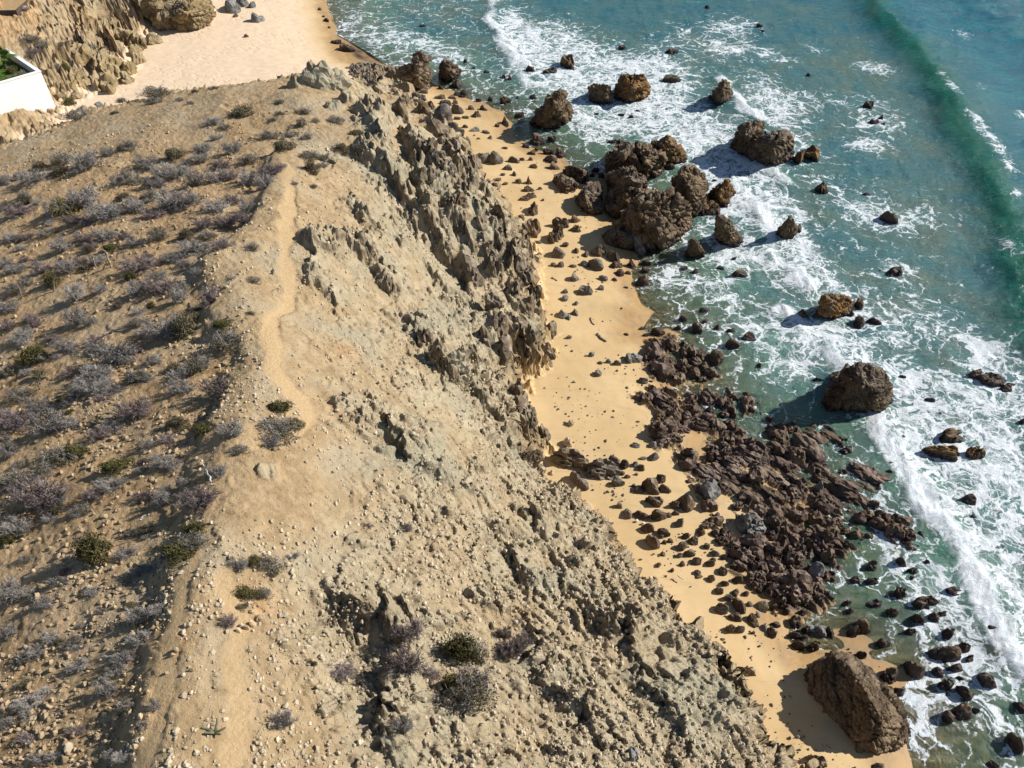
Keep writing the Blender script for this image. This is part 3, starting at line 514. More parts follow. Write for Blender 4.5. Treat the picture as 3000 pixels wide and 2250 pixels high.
# outcrops: bedrock mounds that belong to the ground itself, steep-sided and broken
MOUND = np.zeros((NY, NX)); e2g = e2.reshape(NY, NX); e3g = e3.reshape(NY, NX); eg2g = eg2.reshape(NY, NX); wxg = wx.reshape(NY, NX); wyg = wy.reshape(NY, NX); pathg = path.reshape(NY, NX)
for r, c, (x, y, w, h), (kd, mt) in table(OUT_LIST):
    p = hit(*T(r, c, x, y)); sc = zdepth(p) / FPX / 2.949; sn = (CAM_H - p[2]) / np.linalg.norm(p - np.array([0, 0, CAM_H])); cs = math.sqrt(1 - sn * sn)
    W = w * sc; H = np.clip(0.34 * W, 0.25, 1.5) * (1.0 if kd == 'm' else 0.7); D = max(0.5 * W, (h * sc - 0.7 * H * cs) / sn)
    cx, cy, rx, ry = p[0], p[1] + D * 0.45, W * 0.56, D * 0.56
    k0, k1 = np.searchsorted(yy, cy - 1.6 * ry), np.searchsorted(yy, cy + 1.6 * ry)
    if k1 <= k0: continue
    gx = GX[k0:k1] + wxg[k0:k1] * 0.30 * min(1, rx) + e2g[k0:k1] * 0.3 * min(1, rx); gy = GY[k0:k1] + wyg[k0:k1] * 0.30 * min(1, ry)
    e = np.sqrt(((gx - cx) / rx) ** 2 + ((gy - cy) / ry) ** 2)
    b = sst(1.05, 0.45, e) * H * (0.75 + 0.55 * e2g[k0:k1] + 0.35 * e3g[k0:k1] - 0.25 * sst(0.12, 0, eg2g[k0:k1])) * (1 - pathg[k0:k1])
    MOUND[k0:k1] = np.maximum(MOUND[k0:k1], b)
MOUND *= np.maximum(sst(0.5, 0.95, t1), sst(0.5, 0.95, t2)).reshape(NY, NX)
GZ += MOUND; mound = MOUND.ravel()
# reef shelf: low connected bedrock between and under the ribs, broken along its beds
REEFS = [("inner reef of dark ribbed rock along the upper pools", """1 2|1250 1450 140 150 r;1180 1460 120 80 r;1380 1370 110 100 r;1520 1430 140 120 r;1580 1500 110 80 r;1640 1450 60 60 r;1310 1620 220 200 r;1480 1520 90 90 r;1440 1655 110 110 r;1560 1610 120 100 r;1660 1560 110 90 r;1730 1590 100 70 r;1640 1640 80 50 r;1260 1560 90 120 r;1350 1480 80 60 r;1530 1560 80 60 r
2 2|1080 140 70 45 r;1165 160 100 100 r;1300 240 230 170 D;1290 330 120 90 r;1330 480 260 180 r;1330 540 160 60 r;1420 500 150 70 r;1550 380 90 60 r;1580 260 110 100 r;1550 160 90 60 r;1450 250 60 40 r;1700 180 100 120 r;1830 190 90 120 r;1910 140 110 60 r;2065 240 120 150 r;1620 400 150 90 r;1770 400 140 120 D;1890 400 120 90 r;2000 440 60 60 r;1880 510 80 60 r;1400 330 120 100 r;1480 420 130 60 r;1700 330 120 80 r;1250 410 80 110 r;1500 300 90 70 r;1390 190 100 70 r;1840 290 90 70 r;1720 250 80 60 r;1600 330 70 40 r"""),
 ("broad main reef of brown ribbed rock beside the middle beach", """2 2|1530 640 140 80 r;1540 740 180 130 r;1730 590 100 70 r;1730 660 120 90 r;1670 820 220 140 D;1890 760 240 150 D;2070 720 250 160 D;1960 870 230 150 D;2120 880 170 150 r;1700 990 220 170 P;1890 990 190 160 D;2050 1060 160 140 r;1700 1100 150 110 r;1960 1090 120 80 r;2130 1130 160 120 D;1770 1220 160 100 r;1850 1340 120 110 r;2070 1300 240 200 P;2050 1420 200 120 r;2170 1450 150 150 r;1990 1560 230 150 r;2130 1640 160 120 r;1830 1400 130 90 r;1750 1320 90 70 r;1530 855 70 30 r;1480 745 60 20 r;1800 690 130 90 D;1980 700 140 90 D;2180 800 120 100 D;1820 840 160 100 D;2000 960 160 110 D;2110 1010 130 90 D;1720 760 130 90 r;2150 1270 130 140 D;2090 1180 140 100 D;1700 1250 120 60 r;2100 1520 140 120 r;1930 1420 120 80 r;1960 1620 130 100 r;2060 1580 120 80 r;1860 620 110 70 r;1960 600 120 80 r;2080 590 110 70 r;1830 560 90 60 r;2150 640 120 80 r
2 3|50 470 110 90 r;120 520 90 80 r;70 620 150 120 r;240 630 130 90 r;200 430 90 70 r;70 720 200 120 D;190 770 90 80 D;110 900 170 130 D;50 1000 160 120 D;140 1020 120 90 r;70 1160 140 130 r;260 1190 160 110 r;130 1290 160 130 r;30 1350 120 100 r;210 1400 130 110 r;60 1480 150 120 r;180 1480 110 90 r;230 1560 180 120 r;80 1640 150 120 r;230 1000 130 130 r;30 1080 120 100 D;20 840 130 110 D;330 1320 100 70 r;20 1230 130 100 r;110 1560 120 90 r;300 1470 100 80 r;20 1550 100 80 r;410 510 180 120 D;560 540 150 140 D;415 690 200 230 D;490 800 120 110 D
3 2|2150 60 140 120 r;2080 110 100 70 r
3 3|230 250 340 270 r;60 180 180 140 r;140 110 160 120 r;330 160 140 110 r;260 60 160 100 r;60 60 140 90 r;330 250 110 90 r;450 180 130 160 r;400 90 120 80 r;500 60 110 80 r;120 250 120 80 r;180 20 140 80 r;380 20 130 70 r"""),
 ("long diagonal reef of dark ribs awash beyond the pools", """2 3|900 880 300 180 D;860 940 190 70 D;680 1050 380 250 D;700 940 220 110 D;800 1060 200 130 D;620 1000 220 150 D;930 1060 90 60 r;850 1170 130 90 r;790 1200 110 70 r;980 1190 130 100 r;970 1260 130 100 r;1090 1330 180 140 r;1240 1360 140 120 r;1150 1230 180 80 r;540 1440 200 220 D;540 1540 130 120 r;390 1440 90 80 r;750 1340 100 70 r;880 1330 80 50 r;480 1130 160 110 r;600 1240 150 90 r;660 1300 100 60 r;450 1050 110 70 r;1180 1310 130 90 r;1050 1240 120 80 r;560 1350 150 120 r;720 1420 90 50 r"""),
]

SHELF = np.zeros((NY, NX)); rsh = np.zeros((NY, NX))
for _, tb in REEFS:
    for r, c, (x, y, w, h), (kd,) in table(tb):
        p = hit(*T(r, c, x, y - h * 0.45)); sc = zdepth(p) / FPX / 2.949; sn = (CAM_H - p[2]) / np.linalg.norm(p - np.array([0, 0, CAM_H]))
        rx, ry = 0.62 * w * sc + 0.25, 0.62 * h * sc / sn + 0.25; k0, k1 = np.searchsorted(yy, p[1] - 1.7 * ry), np.searchsorted(yy, p[1] + 1.7 * ry)
        gx = GX[k0:k1] + 0.25 * wxg[k0:k1] + 0.35 * e2g[k0:k1]; gy = GY[k0:k1] + 0.25 * wyg[k0:k1] + 0.35 * e2g[k0:k1]
        e = np.sqrt(((gx - p[0]) / rx) ** 2 + ((gy - p[1]) / ry) ** 2); SHELF[k0:k1] = np.maximum(SHELF[k0:k1], sst(1.3, 0.75, e))
A2 = math.radians(-50); ua = X * math.cos(A2) + Y * math.sin(A2); va = -X * math.sin(A2) + Y * math.cos(A2)
s1, sg1 = facet2(ua * 0.55 + wrp * 0.4, va * 1.5 + wrp * 0.5, 7); s2, sg2 = facet2(ua * 1.5 + wrp, va * 3.2 + wrp, 9)
rh = 0.20 + 0.45 * s1 - 0.28 * sst(0.14, 0, sg1) + 0.30 * s2 - 0.12 * sst(0.12, 0, sg2) + 0.22 * fbm2(X * 0.5, Y * 0.5, 3, 201) + 0.10 * e4
GZ = np.where(SHELF > 0.02, np.maximum(GZ, GZ * (1 - SHELF) + SHELF * (np.clip(GZ, -0.35, 0.6) * 0.7 + rh.reshape(NY, NX))), GZ)
shelf = SHELF.ravel() * sst(0.02, 0.10, (GZ.ravel() - np.maximum(Z, -0.3)))


def blobs(s, z):
    """sum of soft patches given as pixel, pixel, half width, half height, weight"""
    out = 0
    for q in s.split():
        px, py, rx, ry, w = [float(k) for k in q.split(',')]
        p = at(px, py, z); sc = zdepth(p) / FPX; sn = (CAM_H - z) / np.linalg.norm(p - np.array([0, 0, CAM_H]))
        out = out + w * np.exp(-(((X - p[0]) / (rx * sc)) ** 2 + ((Y - p[1]) / (ry * sc / sn)) ** 2))
    return out
landm = np.maximum(t1, t2)
sandm = 1 - sst(0.08, 0.45, landm)
wet = sst(3.0, 0.7, d_sh + 0.9 * wx + 0.4 * wy) * sst(-6, -1, d_sh) * 0.85
wet = np.maximum(wet, np.clip(blobs("1850,930,60,60,.9 1430,340,60,30,.7 2640,2180,60,90,.5 1960,1170,40,50,.6 2600,2120,50,50,.4", 0.3), 0, 1))
orange = np.clip(t2 * sst(7, 12, d2) * 0.75 + t1 * np.clip(blobs("700,360,60,40,.7 770,1850,70,60,.7 560,2000,60,140,.4 1010,1010,40,30,.5 640,1130,60,50,.3 20,1000,30,20,.8", 12.0), 0, 1) + t1 * 0.35 * sst(0, 5, dl) * infr, 0, 1)
rockm = np.clip(sst(0.05, 0.3, mound) + sst(0.1, 0.4, np.abs(RELIEF)) + rock * (0.55 + 0.45 * sst(-0.3, 0.4, fbm2(X * 0.2, Y * 0.2, 3, 161))) + c2 * 0.6, 0, 1)
reefm = np.clip(sst(-0.5, -1.6, d_sh) * np.clip(blobs("2150,1200,170,60,1 2360,1450,120,130,1 2420,1650,100,90,.8 2000,1080,60,40,.6 1720,480,60,40,.7 1040,170,60,40,1 2600,1800,120,80,.6", 0.0), 0, 1) * (0.55 + 0.45 * sst(-0.2, 0.2, fbm2(X * 0.5, Y * 0.5, 3, 171))), 0, 1)
cove = sst(64, 76, Y) * sst(-9, -13, X) * sst(1.0, 6.0, d_sh)
reefm = np.maximum(reefm, shelf)
Z1 = np.stack([sandm, wet, rockm, path * t1], 1); Z2 = np.stack([orange, reefm, sst(0, 3, dl) * t1, cove], 1)
# footprints in the dry sand of the cove
fp = cove * sandm * sst(-20, -26, X)
q1, q21, qid = vor2(X * 1.5, Y * 1.5, 15)
GZ -= (0.045 * fp * sst(0.35, 0.1, q1) * (qid > 0.45) * sst(-0.2, 0.25, fbm2(X * 0.12, Y * 0.12, 3, 211))).reshape(NY, NX)
V = np.stack([X, Y, GZ.ravel()], 1)
# steep rock is broken outwards as well as upwards: true relief along the surface normal
_zx = np.gradient(GZ, axis=1) / np.gradient(GX, axis=1); _zy = np.gradient(GZ, axis=0) / np.gradient(GY, axis=0) - _zx * np.gradient(GX, axis=0) / np.gradient(GY, axis=0)
def blur(A, n):
    for _ in range(n):
        A = (A + np.roll(A, 1, 0) + np.roll(A, -1, 0)) / 3; A = (A + np.roll(A, 1, 1) + np.roll(A, -1, 1)) / 3
    return A
_zx, _zy = blur(_zx, 5), blur(_zy, 5)
NB = np.stack([-_zx.ravel(), -_zy.ravel(), np.ones(X.shape)], 1); NB /= np.linalg.norm(NB, axis=1)[:, None]
k = np.where((NB[:, 2] < 0.80) & (landm > 0.02))[0]; P = V[k] * np.array([1, 1, 1.35]); P = P + 0.3 * np.stack([wrp[k], wrp2[k] * 2, wrp[k] * 0.6], 1)
fs = np.where(t2[k] > t1[k], 0.55, 1.0)                                        # coarser blocks on the far cove cliffs
a1, b1 = facet3(P * (0.75 * fs)[:, None], 3); a2, b2 = facet3(P * (1.9 * fs)[:, None], 5); a3, b3 = facet3(P * (4.2 * fs)[:, None], 6)
dd = (0.62 * a1 - 0.30 * sst(0.10, 0, b1) + 0.34 * a2 - 0.16 * sst(0.12, 0, b2) + 0.16 * a3 - 0.08 * sst(0.12, 0, b3)) / fs
V[k] += NB[k] * (dd * sst(0.80, 0.55, NB[k, 2]) * (0.45 + 0.55 * sst(7, 2, np.minimum(d1[k], np.where(t2[k] > 0.3, 0, 99)))) * sst(0.02, 0.25, landm[k]) * (1 - np.exp(-(((V[k, 0] - _pp[0]) / 8) ** 2 + ((V[k, 1] - _pp[1]) / 9) ** 2))))[:, None]
# smooth normals over the whole surface, so that the pieces join without a seam
VG = V.reshape(NY, NX, 3)
NRM = np.cross(np.gradient(VG, axis=1), np.gradient(VG, axis=0)).reshape(-1, 3); NRM /= np.linalg.norm(NRM, axis=1)[:, None] + 1e-12
idx = np.arange(NY * NX).reshape(NY, NX)
F = np.stack([idx[:-1, :-1], idx[:-1, 1:], idx[1:, 1:], idx[1:, :-1]], -1).reshape(-1, 4)
zone = np.where(landm < 0.3, np.where(shelf > 0.5, 4, 0), np.where(t2 > t1, 2, np.where(path * t1 > 0.5, 3, 1)))
fz = zone[F[:, 0]]
GROUND = {}
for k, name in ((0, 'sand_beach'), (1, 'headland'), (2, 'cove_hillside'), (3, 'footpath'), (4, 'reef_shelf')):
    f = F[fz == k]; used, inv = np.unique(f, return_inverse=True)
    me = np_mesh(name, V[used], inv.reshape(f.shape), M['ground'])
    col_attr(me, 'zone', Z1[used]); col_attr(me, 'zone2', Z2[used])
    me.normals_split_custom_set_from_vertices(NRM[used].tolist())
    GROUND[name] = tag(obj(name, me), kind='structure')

# ------------------------------------------------------------------ the sea: swell, breaking bores, foam
SY, SX = 430, 430
sy = np.concatenate([9.0 * (170.0 / 9.0) ** np.linspace(0, 1, SY - 14), 170 * (900.0 / 170.0) ** np.linspace(0.07, 1, 14)])
szd = sy * CP + CAM_H * SP
_sxs = np.array([2, 10, 12, 10, 10, 8, 6, 4, -6, -16, -24, -40, -60.0]); _sys = np.array([9, 14, 25, 35, 45, 55, 65, 75, 90, 105, 115, 140, 200.0])
sxa = np.interp(sy, _sys, _sxs) - 3; sxb = 0.662 * szd * 1.22 + 8
su = np.linspace(0, 1, SX)
X = (sxa[:, None] + (sxb - sxa)[:, None] * su[None]).ravel(); Y = np.repeat(sy[:, None], SX, 1).ravel()
def opts(s): return [(p[0], p[1]) for p in (at(float(q.split(',')[0]) * 1.3562, float(q.split(',')[1]) * 1.3562, 0.0) for q in s.split())]
def oblobs(s):
    return blobs(' '.join(','.join(str(float(v) * (1.3562 if i < 4 else 1)) for i, v in enumerate(q.split(','))) for q in s.split()), 0.0)
wx = 1.6 * fbm2(X * 0.2, Y * 0.2, 4, 12); wy = 1.6 * fbm2(X * 0.2, Y * 0.2, 4, 22)
ds = np.where(inside(X, Y, shore_poly), 1, -1) * seg_dist(X, Y, SHORE_XY)
SWELL = opts("1820,-140 1866,-40 1898,15 1910,45 1984,113 2030,180 2064,240 2089,288 2121,338 2154,400 2183,472 2212,560 2240,650 2262,760")
SW = SWELL + [(400.0, -60.0), (600.0, 700.0)]
sdl = np.where(inside(X, Y, SW), 1, -1) * seg_dist(X + wx * 0.35, Y + wy * 0.35, SWELL)       # positive on the seaward side
swl = np.where(sdl > 0, np.exp(-(sdl / 6.5) ** 2), np.exp(-(sdl / 2.8) ** 2))
BORES = (("790,-30 786,20 780,50 788,90 808,118 835,138 880,150", 0.8, 0.5), ("1075,-40 1068,0 1058,30 1075,70 1108,110 1122,155 1140,192", 1.5, 0.8),
         ("1140,215 1165,240 1190,262 1240,290", 0.7, 0.5), ("1562,172 1585,205 1610,240 1650,262", 1.3, 0.9), ("1560,335 1600,352 1640,365 1700,395", 1.4, 0.75),
         ("1600,405 1640,450 1655,500 1685,555 1712,595 1750,625", 1.4, 0.9), ("1700,680 1735,725 1785,755 1830,800 1850,832", 1.5, 0.9),
         ("1885,895 1915,950 1945,1008 1990,1075 2040,1155 2082,1235 2130,1310 2172,1390 2215,1450 2270,1540", 1.1, 1.0), ("1540,90 1560,110 1590,120", 0.6, 0.6), ("1545,40 1570,48 1610,55", 0.5, 0.45))
bore = np.zeros(X.shape); bh = np.zeros(X.shape)
tb = rid2(X * 0.5, Y * 0.5, 4, 33); wob = np.clip(0.75 + 0.7 * pn2(X * 0.25, Y * 0.25, 44), 0.15, 1.3)
for s, w, v in BORES:
    d = seg_dist(X + wx * 0.45, Y + wy * 0.45, opts(s))
    b = v * np.exp(-(d / (w * (0.75 + 0.3 * wob))) ** 2); bore = np.maximum(bore, b * (0.6 + 0.4 * wob)); bh = np.maximum(bh, w * 0.26 * np.exp(-(d / (w * 1.15)) ** 2) * wob * v)
FOAM = oblobs("745,60,30,60,.55 800,60,40,50,.3 850,85,60,35,.5 930,110,60,35,.45 985,125,60,30,.35 860,150,40,20,.6 1000,160,40,20,.35 1100,60,35,60,.7 1150,100,60,50,.75 1230,110,60,60,.65 1310,150,80,60,.55 1420,140,80,40,.5 1200,190,60,30,.6 1130,240,50,30,.35 1050,190,60,30,.3 1000,215,50,20,.35 1250,240,60,40,.45 1350,215,90,40,.5 1450,190,80,50,.55 1330,265,90,30,.55 1440,260,80,40,.6 1520,290,50,50,.55 1440,330,60,40,.55 1530,390,50,60,.55 1290,300,40,20,.5 1230,330,50,25,.25 1580,60,60,25,.6 1560,110,40,18,.6 1480,80,60,30,.35 1620,105,40,15,.4 1760,105,25,12,.5 1680,240,60,45,.55 1760,215,60,22,.4 1640,180,50,40,.4 1600,300,50,50,.55 1720,300,40,50,.35 1650,350,70,25,.8 1620,420,70,60,.75 1700,470,50,60,.7 1700,560,60,60,.7 1560,430,50,40,.6 1530,530,70,50,.5 1610,560,60,50,.5 1500,610,60,40,.45 1580,640,70,40,.4 1450,600,40,40,.3 1760,600,60,50,.65 1830,660,60,40,.5 1760,720,60,35,.85 1680,690,40,30,.4 1640,740,60,50,.35 1560,800,60,50,.3 1680,810,60,50,.4 1740,790,50,40,.55 1830,760,50,40,.6 1900,710,60,50,.35 1960,690,60,40,.35 1860,430,60,18,.3 1920,475,80,32,.62 1850,465,50,25,.35 1930,585,55,28,.55 1780,400,45,20,.55 1880,220,50,16,.4 1895,265,65,25,.62 1870,315,45,18,.72 1900,150,35,12,.6 1990,420,60,20,.2 2040,470,60,25,.3 2060,600,40,15,.25 1870,145,30,10,.4 1690,130,40,14,.35 1660,115,30,12,.3 2000,660,60,40,.25 2060,720,70,50,.3 2140,780,80,60,.35 1930,810,60,50,.5 2000,860,90,60,.55 2100,870,90,50,.6 2200,850,60,90,.5 1920,930,60,60,.65 1990,990,70,60,.85 2080,1000,80,70,.85 2160,990,70,90,.9 2060,1120,60,70,.85 2150,1120,80,90,.95 2200,1250,60,120,1 2140,1260,40,70,.9 2200,1400,40,60,.9 1880,880,40,25,.6 1830,1010,50,40,.45 1880,1080,60,50,.4 1920,1150,60,60,.45 1960,1250,60,60,.5 2030,1270,50,60,.6 2090,1380,60,60,.55 2160,1470,60,50,.6 1990,1350,60,50,.4 2050,1450,60,60,.4 2120,1560,80,60,.5 2010,1590,50,60,.45 2190,1620,50,50,.5 1900,1380,50,40,.25 1880,1250,50,40,.25 1950,1480,60,40,.3 2010,1510,60,50,.35 1600,700,50,30,.35 1450,690,40,25,.35 1410,600,30,30,.4 1530,720,50,40,.35 1960,1600,40,60,.45")
FOAM = FOAM + oblobs("2090,275,12,10,.6 2105,290,12,12,.6 2130,318,12,14,.6 2145,345,14,14,.7 2165,380,16,16,.7 2028,185,8,12,.6 2045,210,8,12,.6 2058,222,8,10,.5 2165,550,20,25,.6 2080,82,22,8,.6 2107,203,9,10,.5 2200,258,16,7,.6 2180,445,14,10,.5 2100,300,8,12,.4")
foam = np.clip(FOAM * 1.25, 0, 0.88)
foam = np.maximum(foam, 0.42 * np.exp(-(np.maximum(ds - 0.2, 0) / 0.55) ** 2) * (ds > -1) * (0.5 + 0.5 * sst(-0.2, 0.3, fbm2(X * 0.3, Y * 0.3, 3, 55))))
foam = np.maximum(foam, 0.85 * bore)
foam = np.maximum(foam, 0.30 * sst(36, 14, ds) * sst(-10, 4, sdl * -1))
crest = np.exp(-((sdl - 0.6) / 0.6) ** 2)
depth = np.clip(0.06 * ds + 0.16 * np.maximum(ds - 6, 0), 0, 3)
depth = depth * (0.8 + 0.4 * fbm2(X * 0.3, Y * 0.3, 3, 66)) + sst(12, 20, ds) * 2
turb = np.clip(sst(9, -7, sdl + wx * 1.5) * (0.85 + 0.3 * fbm2(X * 0.1, Y * 0.1, 3, 77)) - 0.5 * sst(95, 130, Y) * sst(-5, 20, X), 0, 1)
depth = depth * np.where(ds > 0, shallow(X, Y), 1)
shr = sst(13, 3.0, ds + 2.0 * wx)
sig = 0.10 * fbm2(X * 0.18, Y * 0.30, 3, 88) + 0.07 * rid2(X * 0.55, Y * 0.95, 3, 98) * sst(1, 9, ds)
shoal = sst(0.2, 4, ds)
ZS = sig * (0.2 + 0.8 * shoal) + 1.7 * swl * (0.85 + 0.2 * pn2(X * 0.05, Y * 0.05, 7)) + bh * (0.75 + 0.45 * tb) + 0.05 * foam * tb * shoal
ZS += 0.35 * np.exp(-((sdl - 17 + wx) / 5.0) ** 2)
V = np.stack([X, Y, ZS], 1)
idx = np.arange(SY * SX).reshape(SY, SX)
F = np.stack([idx[:-1, :-1], idx[:-1, 1:], idx[1:, 1:], idx[1:, :-1]], -1).reshape(-1, 4)
F = F[(ds[F] > -2.5).any(1)]
used, inv = np.unique(F, return_inverse=True)
sea_me = np_mesh('sea', V[used], inv.reshape(F.shape), M['sea'])
SEA_ATTR = dict(foam=foam, bore=bore, depth=depth, turb=turb, shr=shr, green=0.8 * np.exp(-((sdl + 1.2) / 1.6) ** 2), X=X, Y=Y, used=used)  # green: light through the swell's shoreward face, painted as a colour mask
SEA = tag(obj('sea', sea_me), kind='structure')
def finish_sea(rocks):
    """foam collars round every rock that stands in the water, then write the sea's attributes"""
    a = SEA_ATTR; f = a['foam'].copy()
    for (x, y, r) in rocks:
        m = (np.abs(a['X'] - x) < r + 3) & (np.abs(a['Y'] - y) < r + 3)
        d = np.hypot(a['X'][m] - x, a['Y'][m] - y) - r
        f[m] = np.maximum(f[m], np.minimum(0.55, 0.3 + 0.12 * r) * np.exp(-(np.maximum(d, 0) / (0.35 + 0.25 * r)) ** 2) * (0.4 + 0.6 * sst(0, 0.5, f[m] * 2)))
    u = a['used']
    col_attr(sea_me, 'sea', np.stack([f, a['bore'], a['depth'] / 10.0, a['turb']], 1)[u])
    z = np.zeros(len(f)); col_attr(sea_me, 'sea2', np.stack([a['shr'], a['green'], z, z], 1)[u])
# ------------------------------------------------------------------ rocks
def vnormals(V, F):
    n = np.cross(V[F[:, 1]] - V[F[:, 0]], V[F[:, 2]] - V[F[:, 0]]); N = np.zeros_like(V)
    for k in range(3):
        for c in range(3): N[:, c] += np.bincount(F[:, k], n[:, c], len(V))
    return N / (np.linalg.norm(N, axis=1)[:, None] + 1e-12)
def subdivide(V, F, times):
    for _ in range(times):
        E = np.sort(np.concatenate([F[:, [0, 1]], F[:, [1, 2]], F[:, [2, 0]]]), axis=1)
        u, inv = np.unique(E, axis=0, return_inverse=True); inv = inv.ravel(); n = len(V)
        V = np.concatenate([V, (V[u[:, 0]] + V[u[:, 1]]) / 2]); m = len(F)
        a, b, c = n + inv[:m], n + inv[m:2 * m], n + inv[2 * m:]
        F = np.concatenate([np.stack([F[:, 0], a, c], 1), np.stack([F[:, 1], b, a], 1), np.stack([F[:, 2], c, b], 1), np.stack([a, b, c], 1)])
    return V, F
def relax(V, F, it, lam=0.5):
    E = np.concatenate([F[:, [0, 1]], F[:, [1, 2]], F[:, [2, 0]]]); E = np.concatenate([E, E[:, ::-1]])
    deg = np.bincount(E[:, 0], minlength=len(V)) + 1e-9
    for _ in range(it):
        A = np.stack([np.bincount(E[:, 0], V[E[:, 1], c], len(V)) for c in range(3)], 1) / deg[:, None]
        V = V + lam * (A - V)
    return V
def craggy(V, F, size, amt, seed, bed=None):
    """break a smooth solid into tilted plates, ledges and cracks; amt is in fractions of its size"""
    N = vnormals(V, F); P = V / size
    b = Vector(bed if bed is not None else (0.55, -0.35, 0.75)).normalized(); u = b.orthogonal().normalized(); w = b.cross(u)
    q = P @ np.array([u[:], w[:], b[:]]).T * np.array([1.0, 1.0, 2.5])
    q = q + 0.16 * np.stack([pn3(P * 2.4, seed + k) for k in (1, 2, 3)], 1)
    d = 0.0
    for sc, wt in ((0.8, 0.85), (1.9, 0.45), (4.2, 0.24), (8.5, 0.13)):
        h, g = facet3(q * sc + seed, seed % 7); d = d + wt * (h - 0.55 * sst(0.13, 0.0, g))
    d = d + 0.10 * rid3(P * 7.0, 2, seed)
    return V + N * (d * amt * size)[:, None]
def poly_solid(kind, seed, sub):
    V, F = ico(sub); r = np.random.RandomState(seed)
    n = {'b': 12, 'j': 16, 'p': 12, 's': 10, 'r': 16, 'm': 18}[kind]
    Nn = r.normal(size=(n, 3)); Nn[:, 2] *= 0.8; Nn /= np.linalg.norm(Nn, axis=1)[:, None]
    d = r.uniform(0.66, 1.0, n)
    if kind == 's': Nn[0] = (0.1, 0.05, 1); d[0] = 0.6
    dot = np.maximum(V @ Nn.T, 0.02); k = 16.0
    rad = (np.sum((d / dot) ** -k, axis=1) + 1.25 ** -k) ** (-1 / k)
    P = V * rad[:, None]
    if kind == 'p':
        z = np.clip((P[:, 2] + 0.35) / 1.3, 0, 1); sc = 1.12 - 0.80 * z ** 0.85
        P[:, :2] *= sc[:, None]; P[:, 0] += 0.16 * r.uniform(-1, 1) * z; P[:, 2] = np.where(P[:, 2] > 0, P[:, 2] * 1.25, P[:, 2])
    amt = {'b': 0.13, 'j': 0.34, 'p': 0.25, 's': 0.17, 'r': 0.36, 'm': 0.24}[kind]
    if kind == 'r':
        Q = P * np.array([0.5, 1.6, 1.0])
        P = P + vnormals(P, F) * (0.16 * rid3(Q * 1.5, 3, seed))[:, None]
    P = craggy(P, F, 1.0, amt, seed, r.normal(size=3) * np.array([1, 1, 0.5]) + np.array([0, 0, 0.4]))
    P[:, 0] /= np.abs(P[:, 0]).max(); P[:, 1] /= np.abs(P[:, 1]).max(); P[:, 2] /= P[:, 2].max()
    P[:, 2] = np.maximum(P[:, 2], -0.55)
    return P, F
_rocks = {}
def rock_variant(kind, i, sub, mat, name):
    k = (kind, i, sub)
    if k not in _rocks:
        P, F_ = poly_solid(kind, 100 * 'bjpsrm'.index(kind) + 7 * i + sub, sub); _rocks[k] = (P, F_)
    kk = k + (mat,)
    if kk not in _rocks:
        P, F_ = _rocks[k]; _rocks[kk] = np_mesh(name, P, F_, M[mat], smooth=False)
    return _rocks[kk]
def convex(pts):
    bm = bmesh.new()
    for p in pts: bm.verts.new(p)
    g = bmesh.ops.convex_hull(bm, input=bm.verts[:], use_existing_faces=False)
    bmesh.ops.delete(bm, geom=[v for v in bm.verts if not v.link_faces], context='VERTS')
    bmesh.ops.triangulate(bm, faces=bm.faces[:]); bmesh.ops.recalc_face_normals(bm, faces=bm.faces[:])
    bm.verts.index_update(); V = np.array([v.co[:] for v in bm.verts]); F_ = np.array([[v.index for v in f.verts] for f in bm.faces]); bm.free()
    return V, F_
def hull_rock(name, conv, base, tops, mat, zb=0.0, levels=4, amt=0.05, seed=1, sink=0.9, parent=None, soft=3):
    B = [at(*conv(*[float(k) for k in q.split(',')]), zb) for q in base.split(';')]
    Tt = []
    for q in tops.split(';'):
        x, y, z = [float(k) for k in q.split(',')]; Tt.append(at(*conv(x, y), z))
    c = np.mean(B, axis=0); low = [c + (b - c) * 1.04 - np.array([0, 0, sink]) for b in B]
    V, F_ = convex([tuple(p) for p in list(B) + Tt + low])
    V, F_ = subdivide(V, F_, 2); V = relax(V, F_, soft, 0.4); V, F_ = subdivide(V, F_, levels - 2)
    o0 = np.array([c[0], c[1], zb]); V = V - o0
    size = (np.ptp(V[:, 0]) + np.ptp(V[:, 1]) + np.ptp(V[:, 2])) / 3
    V = craggy(V, F_, size * 0.42, amt * 5, seed)
    N = vnormals(V, F_); fine = 1.0 / size * 6
    V = V + N * (0.008 * size * rid3(V * fine * 0.5, 3, seed + 30))[:, None]
    o = obj(name, np_mesh(name, V, F_, M[mat], smooth=False), parent, tuple(o0))
    return o
ROCKS = []          # everything that needs an automatic label
SEA_ROCKS = []      # where foam gathers
_cnt = [0]
def size_from_px(p, w, h, theta_sin, theta_cos, squat=0.5):
    sc = zdepth(p) / FPX; W = w * sc; hs = h * sc
    H = squat * W; D = np.clip((hs - 0.75 * H * theta_cos) / theta_sin, 0.55 * W, 1.5 * W)
    H = np.clip((hs - 0.65 * D * theta_sin) / theta_cos, 0.32 * W, 1.7 * W)
    return W, D, H
